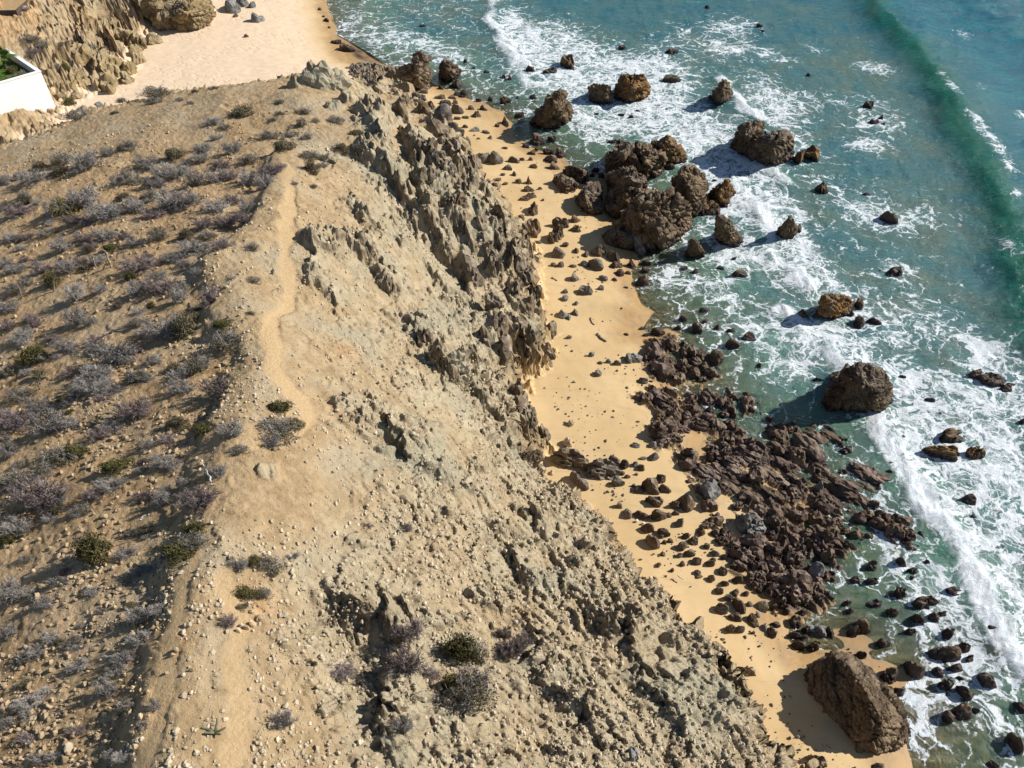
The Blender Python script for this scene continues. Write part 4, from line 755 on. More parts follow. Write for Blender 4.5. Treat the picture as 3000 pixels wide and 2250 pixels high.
def place_rock(px, py, w, h, kind, mat, name, parent=None, water=True, rot=None, diag=False, sinkf=0.25, squat=0.5, over=1.0, tall=1.1):
    p = hit(px, py, water); dist = np.linalg.norm(p - np.array([0, 0, CAM_H])); sn = (CAM_H - p[2]) / dist; cs = math.sqrt(1 - sn * sn)
    W, D, H = size_from_px(p, w, h, sn, cs, squat); H = min(H, tall * W)
    i = _cnt[0]; _cnt[0] += 1
    pxw = w / 2.93; sub = 2 if pxw < 9 else 3 if pxw < 26 else 4
    nv = {2: 6, 3: 9, 4: 8}[sub]
    me = rock_variant(kind, i * 5 % nv, sub, mat, name)
    o = bpy.data.objects.new(name, me); link(o)
    if diag:
        sc = zdepth(p) / FPX; dx, dy = w * sc, -h * sc / sn; L = math.hypot(dx, dy)
        ang = math.atan2(dy, dx); mid = np.array([p[0], p[1] + (h * sc / sn) * 0.5, p[2]])
        scl = (L / 2 * over, L * 0.24 * over, max(0.25, 0.2 * L)); H = scl[2]
        loc = (mid[0], mid[1], p[2] - 0.1 * H); o.rotation_euler = (0, 0, ang); R = L * 0.4
    else:
        scl = (W / 2 * over, D / 2 * over, H / (1 - sinkf * 0.4) * over)
        loc = (p[0], p[1] + D * 0.42, p[2] - sinkf * 0.4 * H)
        o.rotation_euler = (RNG.uniform(-.12, .12), RNG.uniform(-.12, .12), (rot if rot is not None else RNG.choice([0, math.pi]) + RNG.uniform(-0.35, 0.35)))
        R = W / 2
    o.location = loc; o.scale = scl
    if parent is not None: o.parent = parent
    if water and p[2] <= 0.001: SEA_ROCKS.append((loc[0], loc[1], R * 0.9))
    return o, W, p
def tile(r, c): return lambda x, y: T(r, c, x, y)
def zm(x0, y0, s): return lambda x, y: (x0 + x / s, y0 + y / s)

# --- the large sea stacks and the biggest boulder, each from its own outline
Z2c = zm(1600, 380, 3.687)
HEROES = [
 (Z2c, "770,1100;800,1250;1000,1300;1280,1300;1430,1220;1500,1080;1570,970;1530,800;1400,760", "880,900,2.6;1000,715,4.4;1150,650,5.2;1330,660,5.2;1450,740,4.8;1530,850,3.6;1220,1015,3.4;1050,900,4.2;1400,1080,1.8", 'brown', 'huge rounded brown sea stack, biggest of the clustered stacks beside the beach', 5),
 (Z2c, "1400,700;1500,850;1570,960;1660,920;1750,800;1720,600;1600,560", "1390,520,3.6;1440,440,4.6;1560,430,4.8;1680,500,4.0;1710,620,3;1560,640,4.4;1730,720,2", 'brown', 'knobbly brown sea stack against the seaward side of the huge rounded stack', 5),
 (Z2c, "1110,200;1270,310;1400,370;1510,330;1500,260;1350,150", "1130,150,1.6;1290,60,3.4;1360,110,3.6;1260,180,3.2;1430,210,2.2", 'orange', 'orange-brown gabled stack at the far seaward corner of the stack cluster', 4),
 (Z2c, "880,330;1060,490;1100,520;1280,440;1280,300;1000,200", "980,110,3.6;1110,170,3.8;1200,220,3.6;1270,290,2.6;1060,330,3.4;1160,240,3.9;1000,200,4", 'brown', 'smooth grey-topped stack in the middle of the far end of the cluster', 4),
 (Z2c, "640,420;660,520;860,560;1040,480;900,240;760,240", "650,310,2.2;760,230,3;790,110,3;880,110,3.4;950,270,3.8;1030,390,2.6;860,270,3.8", 'dark', 'dark humped stack at the far shoreward corner of the stack cluster', 4),
 (Z2c, "660,560;690,760;760,800;1000,700;1100,620;1050,520", "680,490,2.4;820,400,3.6;960,420,4;1060,520,3.2;900,600,3.4;1010,600,3", 'dark', 'rough jagged stack between the dark humped stack and the huge rounded one', 4),
 (Z2c, "630,850;700,960;860,960;900,860;1000,760;800,700", "690,660,2.0;780,620,2.6;1000,640,3.2;840,820,1.8;660,810,1.4", 'dark', 'shaded black rock tucked on the beach side of the huge rounded stack', 4),
 (Z2c, "570,1180;700,1300;960,1310;990,1230;800,1150", "720,1050,1.6;760,1060,2.0;870,1160,1.8;930,1170,1.4;650,1170,1", 'dark', 'low shaded ridge of rock in front of the huge rounded stack', 4),
 (Z2c, "945,1230;1000,1330;1060,1360;1070,1310;1000,1200", "940,1170,1.5;1000,1150,1.7;1060,1290,.7", 'grey', 'pale grey upright slab leaning at the seaward end of the low shaded ridge', 4),
 (Z2c, "1740,740;1850,800;1930,840;1960,750;2040,690;1900,640", "1840,610,1.8;1960,550,2.6;2010,640,1.5;1880,645,2.0;1770,650,1", 'orange', 'low orange-flanked rock in the surf off the knobbly brown stack', 4),
 (Z2c, "1640,900;1700,950;1850,930;1880,860;1780,800", "1680,830,.9;1790,770,1.2;1860,820,.8", 'orange', 'low seaweed-orange ledge linking the knobbly brown stack to the orange-flanked rock', 4),
 (Z2c, "1850,1170;1950,1220;2040,1240;2120,1220;2060,1120;1900,1080", "1850,930,3.6;1880,940,3.7;1950,970,3.2;2040,1060,2.0;2070,1130,1.2;1990,1140,2", 'brown', 'leaning fin-shaped brown rock with an orange foot standing in white surf', 4),
 (Z2c, "1500,1330;1520,1370;1600,1380;1730,1380;1700,1300;1560,1280", "1560,1180,2.3;1600,1185,2.3;1650,1200,2;1700,1330,.7;1540,1270,1.2", 'dark', 'dark blunt-topped rock in the shadow beside the leaning fin rock', 4),
 (Z2c, "50,640;130,740;290,765;360,640;300,540;120,540", "80,510,1.5;150,485,1.8;270,530,2;340,600,1.4;200,600,1.8", 'dark', 'craggy dark rock on the sand farthest inland of the three by the stack cluster', 4),
 (Z2c, "200,500;360,650;450,620;450,500;300,420", "200,400,1.4;280,385,1.8;400,450,1.9;440,500,1.4", 'dark', 'craggy dark rock at the water end of the three by the stack cluster', 4),
 (Z2c, "310,820;420,950;590,960;615,750;500,680", "330,720,1.6;470,560,2.4;560,545,2.4;610,620,2;600,700,2;420,690,2.4;440,790,2", 'dark', 'tallest craggy dark rock on the sand facing the huge rounded stack', 4),
 (tile(0, 2), "150,1070;250,1075;400,1060;510,1040;500,930;300,900", "270,910,2.4;330,830,4.2;380,788,5;440,820,4.6;490,880,3;230,960,1.6;380,920,4", 'brown', 'tall pyramid-shaped brown sea stack standing alone off the upper beach', 5),
 (tile(0, 2), "870,850;960,870;1090,850;1190,820;1180,760;950,740", "945,665,2.6;975,655,2.8;1040,690,2.4;1090,640,3.2;1130,655,3.2;1180,740,1.6;880,760,1.2;1050,760,2.4", 'orange', 'twin-peaked rock with a bright orange seaward flank amid foam', 4),
 (tile(0, 2), "665,860;720,905;820,910;865,860;850,790;700,780", "670,760,1.6;715,725,2;760,765,1.4;820,725,2.4;855,740,2.2", 'brown', 'blocky notched brown rock on the shore side of the twin-peaked rock', 4),
 (tile(0, 2), "1700,840;1760,890;1850,890;1890,830;1830,770", "1800,700,3;1840,690,3.3;1870,720,2.8;1890,770,1.4;1730,790,1.2;1820,790,2.4", 'brown', 'lone pointed brown rock with a wave breaking white behind it', 4),
 (tile(0, 2), "1900,1260;1960,1330;2060,1340;2150,1280;2100,1180;1960,1180", "1950,1130,2.6;2030,1060,4;2130,1035,4.2;2170,1060,3.8;2150,1160,3;2040,1180,3.4;1910,1200,1.8", 'dark', 'shoreward half of the joined pair of big dark stacks in deep surf', 4),
 (tile(0, 3), "-190,1330;-60,1420;60,1430;170,1400;220,1330;100,1240;-100,1220", "-100,1180,3;0,1150,4;90,1140,4;160,1130,4;210,1180,3.2;60,1240,3.8;-180,1240,2", 'dark', 'seaward half of the joined pair of big dark stacks in deep surf', 4),
 (tile(2, 3), "490,100;520,200;800,235;1000,225;1080,150;1080,20;900,-60;600,-60", "620,-60,2.6;700,-130,3.6;800,-170,4.2;900,-150,4;1000,-60,2.8;1050,20,1.8;560,20,1.8;800,-60,4.4;950,60,2.4", 'dark', 'big dark dome-shaped rock with a long shadow over green water', 5),
 (tile(1, 3), "420,1030;480,1090;600,1110;700,1050;720,970;560,930", "430,960,1.6;500,885,2.4;600,880,2.6;670,900,2.2;730,960,1;520,960,2.4", 'orange', 'yellowish rounded rock in the surf with small reddish rocks at its foot', 4),
 (tile(1, 3), "50,370;120,395;200,400;240,350;200,300", "170,225,2.6;190,210,2.8;220,240,2.6;240,310,1.4;80,340,.8;170,290,2", 'brown', 'triangular brown rock rising out of a white breaker', 4),
 (tile(0, 1), "1340,740;1400,780;1480,780;1495,700;1400,640", "1360,540,3.6;1370,460,5.4;1400,435,6;1450,460,5.6;1490,510,4.6;1495,600,3;1390,640,3.6", 'cliff', 'tallest upright pinnacle at the seaward tip of the headland', 5),
 (tile(0, 1), "1090,760;1200,790;1340,810;1380,740;1250,650", "1140,660,3;1190,620,3.8;1240,560,4.2;1330,540,4.4;1380,600,3.6;1350,690,2.4;1240,700,2.6", 'cliff', 'broad rugged pinnacle leaning on the tallest one at the headland tip', 5),
 (tile(0, 1), "950,790;1010,830;1130,840;1200,790;1100,740", "970,760,1.6;1080,740,2.2;1180,750,1.8", 'cliff', 'low sandy-topped rock below the pinnacles at the headland tip', 4),
 (tile(0, 1), "1575,640;1640,685;1740,680;1765,620;1680,580", "1580,570,1.8;1630,515,3.2;1690,530,3;1740,600,1.4;1650,600,2.4", 'dark', 'dark notched rock in shallow water just off the headland pinnacles', 4),
 (tile(0, 1), "740,590;800,680;930,770;1060,720;1240,640;1240,590;1000,560", "760,575,.9;860,540,1.1;1100,575,1.1;1220,600,.9;1040,690,1.2;940,740,1.2", 'cliff', 'flat grey-brown rock shelf behind the tip of the headland', 4),
 (tile(3, 3), "350,830;360,1000;480,1180;640,1370;780,1490;1000,1490;1200,1420;1230,1310;1130,1130;940,920;890,800;600,690;430,770", "600,700,2.3;690,760,2.9;800,900,3.3;900,1020,3.4;990,1200,3.0;1000,1300,2.6;960,1440,1.5;480,790,1.6;1130,1300,1.6;860,1380,2.0", 'brown', 'largest boulder, a dark wedge casting a broad shadow on the lower beach', 6),
]
for k, (cv, b, t, mat, lab, lv) in enumerate(HEROES):
    zb = 0.5 if k == 30 else 0.0
    nm = 'boulder' if k in (30, 13, 15) else 'sea_stack'
    o = hull_rock(nm, cv, b, t, mat, zb, lv, 0.05 if k != 30 else 0.042, 10 + 3 * k, soft=0)
    tag(o, lab, 'rock', 'sea stacks' if nm == 'sea_stack' else 'boulders on the beach')
    B = [at(*cv(*[float(j) for j in q.split(',')]), 0) for q in b.split(';')]; c = np.mean(B, axis=0)
    if k not in (13, 15, 30): SEA_ROCKS.append((c[0], c[1], 0.85 * np.mean([np.hypot(*(q - c)[:2]) for q in B])))

# --- rocks standing in the water: tile row, tile column | x of the middle, y of the foot, width, height, shape, material
SEA_LIST = """0 2|495 605 150 145 j o;155 640 140 80 j d;325 650 160 75 j d;960 435 75 50 s d;1385 480 135 60 j d;1385 725 180 80 s d;185 865 80 65 b d;65 1025 90 55 s d;50 860 40 30 b d;725 1000 50 25 s d;945 1005 60 25 s d;1030 1030 75 40 b d;1085 970 50 25 s d;375 1145 55 25 s d;210 1260 190 110 j d;345 1230 90 65 j d;1690 80 50 35 b d;2140 245 60 40 s d;2170 285 35 30 b d;1755 1580 60 35 b d;720 1490 80 50 j d;770 1540 60 50 j d;1430 1400 90 80 j d;1365 1475 105 80 s o;690 1530 60 40 j d;870 1245 90 35 s d
0 3|355 665 60 40 b d;880 945 120 80 j d;980 1045 90 60 p d;930 1075 110 45 s d;1000 1085 60 25 s d;480 1690 180 140 p o;280 1430 110 160 j o;390 1410 140 150 j o
1 3|850 40 80 40 j d;1065 280 180 120 b b;270 370 70 100 j d;1120 740 200 100 j b;965 690 40 25 b d;305 1110 150 105 j d;420 1115 110 70 j o;795 1030 80 130 s o;720 1090 70 60 b d;800 1200 100 130 b d;930 1160 140 80 b d;440 1658 130 60 j d;1165 1625 65 50 b d;1800 1620 200 110 j d;1960 1690 280 90 s d;2110 1690 110 50 b d
2 3|2060 75 130 80 b d;1415 160 110 55 b d;1490 275 30 35 b d;1600 530 340 125 m o;1520 670 330 170 m o;1800 660 225 135 m o;1090 445 90 40 b d;1165 490 65 55 b d;1055 715 70 45 s d;1740 1050 150 100 b d;1785 1175 60 50 b d;2190 370 60 110 j d;690 610 150 80 j d;310 860 60 60 b d;950 930 60 40 j d;905 1620 130 110 j d;1165 1600 90 110 b d;1250 1650 100 70 j d;1370 1570 60 60 j d;20 330 70 70 j d
0 1|1735 765 100 85 j d;1810 550 60 40 b d;1885 595 40 20 s d;1990 640 70 30 s d;2140 690 60 50 b d;2195 700 40 60 b d;1925 880 60 35 b d;2025 875 65 45 b d;2150 900 110 70 j d;690 385 100 40 s d;770 450 170 70 s d;1440 240 60 30 s d
1 2|1585 575 60 40 s d;1915 595 60 40 b d;1500 680 90 40 s d;1580 715 70 60 b d;1805 680 80 30 s d;1965 755 170 90 b d;1665 1045 110 55 b d;1480 1125 80 60 b d;1430 1195 70 45 b d;1610 1225 110 110 b d;1770 1195 80 55 b d;1665 1140 70 40 s d;1920 1370 150 120 b b;2050 1300 150 90 b d;1890 1220 80 50 s d;1770 1510 150 150 b d;2140 1530 60 65 b d;1165 640 85 60 b d;1150 700 90 45 s d;1130 810 190 110 b b
3 3|1330 300 200 130 j d;1500 360 100 70 j d;1570 550 140 120 j d;1620 190 190 90 j d;990 620 100 90 b d;800 720 110 80 b d;1540 730 280 160 b b;1700 660 100 90 b d;1750 750 110 70 j d;1640 840 150 90 b o;1950 500 150 90 b d;1285 890 180 180 b b;1465 880 120 90 b d;1660 910 80 45 b d;1550 1000 160 120 j d;1720 1085 100 170 b d;1905 980 140 160 b d;1060 940 180 160 j d;1010 1040 110 90 j d;1120 1040 120 90 j d;1680 1245 200 140 b b;1800 1190 90 70 b d;1575 1275 110 130 b d;2150 1530 150 170 b d;2190 1200 80 110 b d;1960 1650 100 40 b d;710 340 70 70 j d;830 520 160 160 b b;740 535 140 110 b d;690 260 100 70 j d;930 280 150 70 j d;1080 360 110 100 j d;1150 210 130 120 j d;1075 200 50 90 b d;1290 420 170 120 j d;1240 510 120 80 j d;760 70 120 70 j d;900 80 140 90 j d;1250 35 90 40 j d;1400 260 140 100 j d;1440 410 110 110 j d;1040 620 60 60 b d"""
BOULDER_LIST = """1 2|200 390 150 190 j d;190 210 110 190 j d;110 80 130 60 j d;115 350 80 95 b d;85 260 60 75 b d;160 60 150 60 j d;265 80 30 25 b d;400 420 190 150 p d;350 450 120 110 j d;430 320 170 110 j d;555 350 110 70 j d;545 270 110 80 b d;455 475 80 40 s d;408 580 125 125 b t;560 530 50 60 b d;640 565 50 60 b d;750 560 140 110 j d;865 600 130 90 b d;725 680 130 105 b t;620 645 80 55 b g;420 650 90 60 b t;355 645 60 40 b t;525 655 65 20 s d;905 660 160 80 j d;1035 670 120 110 p d;935 735 80 70 b d;1000 715 70 40 b d;885 770 55 35 b d;790 770 95 55 b t;540 780 90 85 b t;650 895 165 85 s t;765 850 65 45 b t;985 835 40 20 s d;460 880 55 50 b t;460 945 60 65 b g;555 980 45 45 b t;545 1070 75 75 p t;435 1090 80 80 b g;490 1110 50 55 b g;495 1270 50 35 s t;685 1425 60 45 b g;830 1485 70 45 b g;765 1490 55 30 s g;915 1505 70 60 b t;1040 1480 180 90 s g;750 1595 60 70 s t;1130 1655 100 60 b t;1200 1645 40 20 s d;540 1650 35 25 b w;990 1240 50 25 s d;1150 1250 50 30 s d;1130 1190 60 25 s d;1260 1240 130 75 b d;225 450 65 25 s t;240 545 40 25 b t;1240 1320 110 70 j d
0 2|360 1470 100 75 b d;330 1410 150 80 j d;20 1410 110 60 b t;410 1370 130 90 j d;310 1340 100 60 j d;180 1455 75 40 b d;20 1525 50 45 b d;140 1605 75 95 p d;60 1590 60 50 b d;240 1640 50 30 b d;140 1658 120 25 j d;200 1310 60 40 j d;110 1280 80 40 j d;170 1340 80 40 j d;90 1390 50 30 b t;160 1390 60 35 b d
0 1|1590 775 70 45 p d;1790 825 70 50 b d;1735 830 70 45 b d;1690 855 80 35 b t;1590 860 100 40 s t;1775 845 60 25 s d;1435 990 130 110 b d;1610 1050 160 150 b t;1730 980 130 80 b t;1640 910 120 50 s t;1510 930 90 60 j d;1720 900 70 40 b d;1860 950 60 40 b d;1965 960 70 60 p d;1910 1015 90 70 j d;2150 1100 90 95 p d;2080 1100 50 30 b d;1695 1100 100 45 b t;1750 1155 100 55 b t;1810 1110 50 35 b d;1885 1140 95 30 s g;1990 1155 70 25 s t;2020 1205 50 45 p t;1830 1255 65 75 b d;1960 1410 140 95 s t;2070 1420 130 120 b t;2150 1290 50 20 s d;1740 1035 60 30 s d;1810 1025 60 20 s d;1420 860 110 40 s t;2170 1470 90 50 b t;2085 1570 80 30 s d;1450 810 80 40 s t;2060 1605 60 25 b d;2130 1520 50 25 b d;1920 1205 40 20 b d;1380 835 80 40 s t;545 90 35 25 b d;600 190 60 35 j d;630 245 25 20 b d;580 150 30 15 b d;1885 1175 25 15 b d;2150 1600 60 30 b d;2010 1580 50 25 b d;1950 1560 60 25 b t
0 0|1990 115 140 120 b g;2085 60 110 80 b g;2170 70 90 60 b g;2030 150 50 30 b t;2210 200 90 100 b g;2125 325 50 35 b d;2250 185 60 50 b g
2 2|508 365 60 65 b w;485 550 90 90 b w;815 505 25 45 s w;1067 550 85 50 b g;1215 545 100 60 b g;1220 660 95 75 b g;1135 660 70 35 b t;1065 720 60 65 b v;1125 750 80 75 b d;975 740 90 90 b d;1075 795 50 30 b d;920 885 110 80 b t;1285 855 90 85 b d;1100 950 140 70 b d;1210 965 170 150 b d;1330 945 115 85 b d;1050 895 60 35 b t;1230 1060 160 95 j d;1270 1180 150 110 b d;1130 1170 150 80 b d;1360 1155 50 45 b d;1420 1140 65 50 b t;1447 1235 110 90 b t;1505 1095 140 175 b d;1410 1080 100 80 j d;930 1085 75 70 b t;1015 1160 85 115 b t;1170 1290 120 90 b d;1215 1420 130 130 b d;1310 1320 110 80 b d;1295 1340 50 70 b t;1315 1390 60 40 b d;1370 1375 60 40 b d;1500 1345 80 65 b d;1565 1390 100 80 b d;1640 1320 70 110 b d;1470 1445 100 85 b d;1450 1505 70 55 b t;1530 1495 100 70 b d;1590 1565 100 70 b d;1470 1580 70 45 b d;1305 1490 50 45 b d;1685 1435 60 65 b d;1760 1490 80 65 b g;1720 1575 95 75 b d;1830 1520 70 50 b d;1380 1630 55 40 b d;1600 1650 70 50 b t;1820 1650 90 80 b d;1270 1585 50 60 b d;780 830 330 190 j t;890 690 110 90 b t;290 775 40 60 b w;345 790 40 60 b w;260 760 50 50 b w;540 850 110 100 b t;610 910 120 90 b t;1000 820 60 40 b d;960 790 50 50 b d;1740 1530 50 30 b d
3 2|1720 60 80 75 b d;1840 90 80 60 b d;1800 155 90 75 b d;1930 180 60 90 b d;1965 320 120 140 b d;1870 220 90 70 s t;1810 325 130 95 b t;1925 390 130 70 s d;2060 265 60 50 b t;2170 320 90 170 b w;2090 440 90 120 b d;1975 490 100 80 b t;1890 500 90 80 s d;2085 510 50 40 b d;2130 360 40 50 b g;2030 180 60 60 b d;2190 490 60 90 b g;1610 20 80 40 b d;1945 70 100 80 b d;2060 50 120 80 j d;2140 150 80 60 j d;1845 355 25 15 b d;1545 100 18 18 b d
3 3|65 450 90 50 b d;40 530 90 100 b d;960 1690 150 80 b d;240 450 110 110 j d;340 505 90 80 j d;240 540 100 70 b d;310 560 70 50 j d;265 640 120 80 b d;395 650 140 100 j d;460 525 90 100 b g;540 530 80 110 j d;140 290 100 60 j d;50 285 60 50 j d;160 340 70 60 j d;300 345 110 60 j d"""
MATS = {'d': 'dark', 'o': 'orange', 'b': 'brown', 't': 'boulder', 'g': 'grey', 'w': 'stone_pale', 'v': 'grey'}
def auto(o, look, px, py, grp, cat, near, sizew):
    ROCKS.append((o, look, px, py, grp, cat, near, sizew))
SHAPE = {'b': '', 'j': 'jagged ', 'p': 'pointed ', 's': 'flat ', 'm': 'rounded '}
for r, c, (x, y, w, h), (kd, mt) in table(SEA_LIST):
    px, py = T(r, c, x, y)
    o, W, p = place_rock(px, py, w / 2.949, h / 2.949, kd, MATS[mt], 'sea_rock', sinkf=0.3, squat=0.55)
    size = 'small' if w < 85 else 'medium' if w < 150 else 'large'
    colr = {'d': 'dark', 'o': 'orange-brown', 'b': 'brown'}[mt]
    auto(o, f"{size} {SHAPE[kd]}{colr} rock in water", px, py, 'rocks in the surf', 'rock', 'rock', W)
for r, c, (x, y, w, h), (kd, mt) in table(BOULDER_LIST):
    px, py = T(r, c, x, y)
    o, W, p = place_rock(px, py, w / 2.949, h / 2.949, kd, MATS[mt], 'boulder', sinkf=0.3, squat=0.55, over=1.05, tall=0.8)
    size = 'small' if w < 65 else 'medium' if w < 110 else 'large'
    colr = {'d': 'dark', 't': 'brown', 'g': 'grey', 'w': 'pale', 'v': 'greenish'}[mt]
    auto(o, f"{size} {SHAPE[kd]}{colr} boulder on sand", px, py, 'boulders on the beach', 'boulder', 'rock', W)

# --- reefs: bedrock that surfaces in ribs; each rib is a part of its reef
for lab, tb in REEFS:
    items = list(table(tb)); pts = [hit(*T(r, c, q[0], q[1])) for r, c, q, _ in items]
    root = empty('rock_reef', (0, 0, 0)); tag(root, lab, 'reef', 'reefs')
    for (r, c, (x, y, w, h), (kd,)), p in zip(items, pts):
        px, py = T(r, c, x, y)
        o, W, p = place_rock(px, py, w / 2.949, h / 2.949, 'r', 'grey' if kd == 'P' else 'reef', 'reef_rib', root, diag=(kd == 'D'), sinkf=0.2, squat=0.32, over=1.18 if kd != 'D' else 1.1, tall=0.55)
        if kd == 'P': o.rotation_euler[2] = math.radians(-60)
tag(place_rock(*T(2, 3, 430, 1700), 140 / 2.949, 160 / 2.949, 'b', 'grey', 'boulder', squat=0.6)[0], 'pale grey boulder perched at the seaward edge of the main reef', 'boulder', 'boulders on the beach')
tag(place_rock(*T(2, 3, 455, 915), 75 / 2.949, 85 / 2.949, 'b', 'grey', 'sea_rock', squat=0.6)[0], 'pale rounded rock alone in the dark pool between two reefs', 'rock', 'rocks in the surf')

# --- outcrops: bedrock breaking through the headland and the cove hillside, parts of those
OM = {'p': 'pale', 'c': 'cliff', 'w': 'white', 'g': 'grey', 'v': 'cove'}
for r, c, (x, y, w, h), (kd, mt) in table(OUT_LIST):
    px, py = T(r, c, x, y)
    par = GROUND['cove_hillside'] if mt == 'v' else GROUND['headland']
    if mt in 'pcw' and w < 400 and (kd == 'm' or mt in 'pw'): continue
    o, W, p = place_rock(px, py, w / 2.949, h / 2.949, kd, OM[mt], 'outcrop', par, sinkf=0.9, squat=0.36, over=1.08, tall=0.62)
for b, t in (("1480,210;1560,255;1700,230;1840,200;1850,100;1780,20;1600,-60", "1490,60,4.5;1550,-40,6;1650,-20,5.5;1760,30,4.4;1830,110,3;1620,120,4.5;1500,140,3.5"),
             ("1130,130;1250,190;1430,230;1500,210;1480,100;1300,0;1000,-60", "1000,20,4.5;1100,-60,6.5;1300,-60,7;1480,-40,6;1300,80,4.5;1420,110,4;1150,60,4")):
    hull_rock('outcrop', tile(0, 0), b, t, 'cove', 1.5, 5, 0.07, 77 + len(b), parent=GROUND['cove_hillside'])
finish_sea(SEA_ROCKS)
# ------------------------------------------------------------------ plants
def tubes(segs, sides=3):
    """thin tapered twigs: segs is (n, 8) = p0, p1, r0, r1"""
    S = np.array(segs); p0, p1 = S[:, :3], S[:, 3:6]; d = p1 - p0; d /= np.linalg.norm(d, axis=1)[:, None] + 1e-9
    ref = np.where(np.abs(d[:, 2:3]) < 0.9, np.array([[0, 0, 1.0]]), np.array([[1.0, 0, 0]]))
    u = np.cross(d, ref); u /= np.linalg.norm(u, axis=1)[:, None] + 1e-9; v = np.cross(d, u)
    n = len(S); V = np.zeros((n, 2 * sides, 3))
    for k in range(sides):
        a = 2 * math.pi * k / sides; o_ = u * math.cos(a) + v * math.sin(a)
        V[:, k] = p0 + o_ * S[:, 6:7]; V[:, sides + k] = p1 + o_ * S[:, 7:8]
    F_ = []
    for k in range(sides):
        j = (k + 1) % sides; F_.append(np.stack([np.arange(n) * 2 * sides + q for q in (k, j, sides + j, sides + k)], 1))
    return V.reshape(-1, 3), np.concatenate(F_)
def grow(r, stems, spread, flat, sub, twigs, rad):
    """stems fan out of the ground to an uneven dome, each with side branches and twigs; the dome has radius and height 1"""
    main, fine = [], []
    for _ in range(stems):
        az = r.uniform(0, 2 * math.pi); rr = r.uniform(0.15, 1.0) ** 0.6 * spread * r.uniform(0.75, 1.1); top = math.sqrt(max(0.05, 1 - (rr / (spread * 1.12)) ** 2)) * r.uniform(0.75, 1.05)
        b = np.array([r.normal() * 0.12, r.normal() * 0.12, 0.0]); e = np.array([math.cos(az) * rr, math.sin(az) * rr, top])
        bend = np.array([r.normal() * 0.12, r.normal() * 0.12, -0.10]); pts = [b + (e - b) * t + bend * 4 * t * (1 - t) + r.normal(size=3) * 0.02 for t in (0, .33, .66, 1)]
        for k in range(3): main.append([*pts[k], *pts[k + 1], rad * (1 - k * 0.27), rad * (0.73 - k * 0.22)])
        for _ in range(sub):
            t = r.uniform(0.3, 1.0); k = min(2, int(t * 3)); f = t * 3 - k; q = pts[k] + (pts[k + 1] - pts[k]) * f
            d = (e - b) / np.linalg.norm(e - b) + r.normal(size=3) * 0.65; d /= np.linalg.norm(d); L = r.uniform(0.16, 0.36)
            q2 = q + d * L; q2[2] = max(q2[2], 0.03); fine.append([*q, *q2, rad * 0.55, rad * 0.36])
            for _ in range(twigs):
                s0 = q + (q2 - q) * r.uniform(0.3, 1); d2 = d + r.normal(size=3) * 0.8; d2 /= np.linalg.norm(d2); s1 = s0 + d2 * r.uniform(0.08, 0.2); s1[2] = max(s1[2], 0.02)
                fine.append([*s0, *s1, rad * 0.42, rad * 0.26])
    return main, fine
def leaves(r, n, size, clumps=16, holes=0.25):
    """leaf-sized blades gathered in clumps over and through the dome"""
    c = r.normal(size=(clumps, 3)); c[:, 2] = np.abs(c[:, 2]) * 0.9 + 0.15; c /= np.linalg.norm(c, axis=1)[:, None]; c *= r.uniform(0.45, 0.85, (clumps, 1)); cr = r.uniform(0.22, 0.42, clumps)
    k = r.randint(0, clumps, n); d = r.normal(size=(n, 3)); d /= np.linalg.norm(d, axis=1)[:, None]
    p = c[k] + d * (cr[k] * r.uniform(0.5, 1.0, n) ** 0.4)[:, None]; p[:, 2] = np.maximum(p[:, 2], 0.02)
    a = r.normal(size=(n, 3)); a /= np.linalg.norm(a, axis=1)[:, None]; b = np.cross(a, d + 0.4 * r.normal(size=(n, 3))); b /= np.linalg.norm(b, axis=1)[:, None] + 1e-9
    s = size * r.uniform(0.6, 1.3, (n, 1)); V = np.stack([p - a * s, p + b * s * 0.45, p + a * s, p - b * s * 0.45], 1).reshape(-1, 3)
    return V, np.arange(4 * n).reshape(-1, 4)
BUSH = {}
def bush_protos():
    for k in range(5):
        r = np.random.RandomState(200 + k)
        main, fine = grow(r, 34, 1.0, 1, 11, 5, 0.024)
        BUSH['bare', k] = (tubes(main), tubes(fine))
    for k in range(3):
        r = np.random.RandomState(300 + k); main, fine = grow(r, 14, 0.85, 1, 2, 1, 0.02)
        BUSH['leafy', k] = (tubes(main + fine), leaves(r, 3200, 0.062, 20))
    for k in range(3):
        r = np.random.RandomState(400 + k); main, fine = grow(r, 26, 1.0, 1, 8, 4, 0.022)
        L = leaves(r, 1600, 0.052, 12); BUSH['mixed', k] = (tubes(main + fine), L)
bush_protos()
_bm = {}
def bmesh_of(key, part, mat, name):
    k = (key, part, mat)
    if k not in _bm: _bm[k] = np_mesh(name, *BUSH[key][part], M[mat], smooth=False)
    return _bm[k]
BTYPES = {'g': ('bare', 'twig_grey', 'twig_grey', 'grey leafless bush', 'dry_bush'), 'p': ('bare', 'twig_purple', 'twig_purple', 'purplish-brown leafless bush', 'dry_bush'),
          'o': ('leafy', 'twig_brown', 'leaf_olive', 'olive-green leafy bush', 'green_bush'), 'G': ('leafy', 'twig_brown', 'leaf_green', 'bright olive leafy bush', 'green_bush'),
          'm': ('mixed', 'twig_grey', 'leaf_tan', 'grey-green half-bare bush', 'scrub_bush'), 'b': ('leafy', 'twig_brown', 'leaf_tan', 'brownish leafy bush', 'scrub_bush'),
          'y': ('mixed', 'twig_grey', 'leaf_yellow', 'bush with yellow-green leaves', 'scrub_bush')}
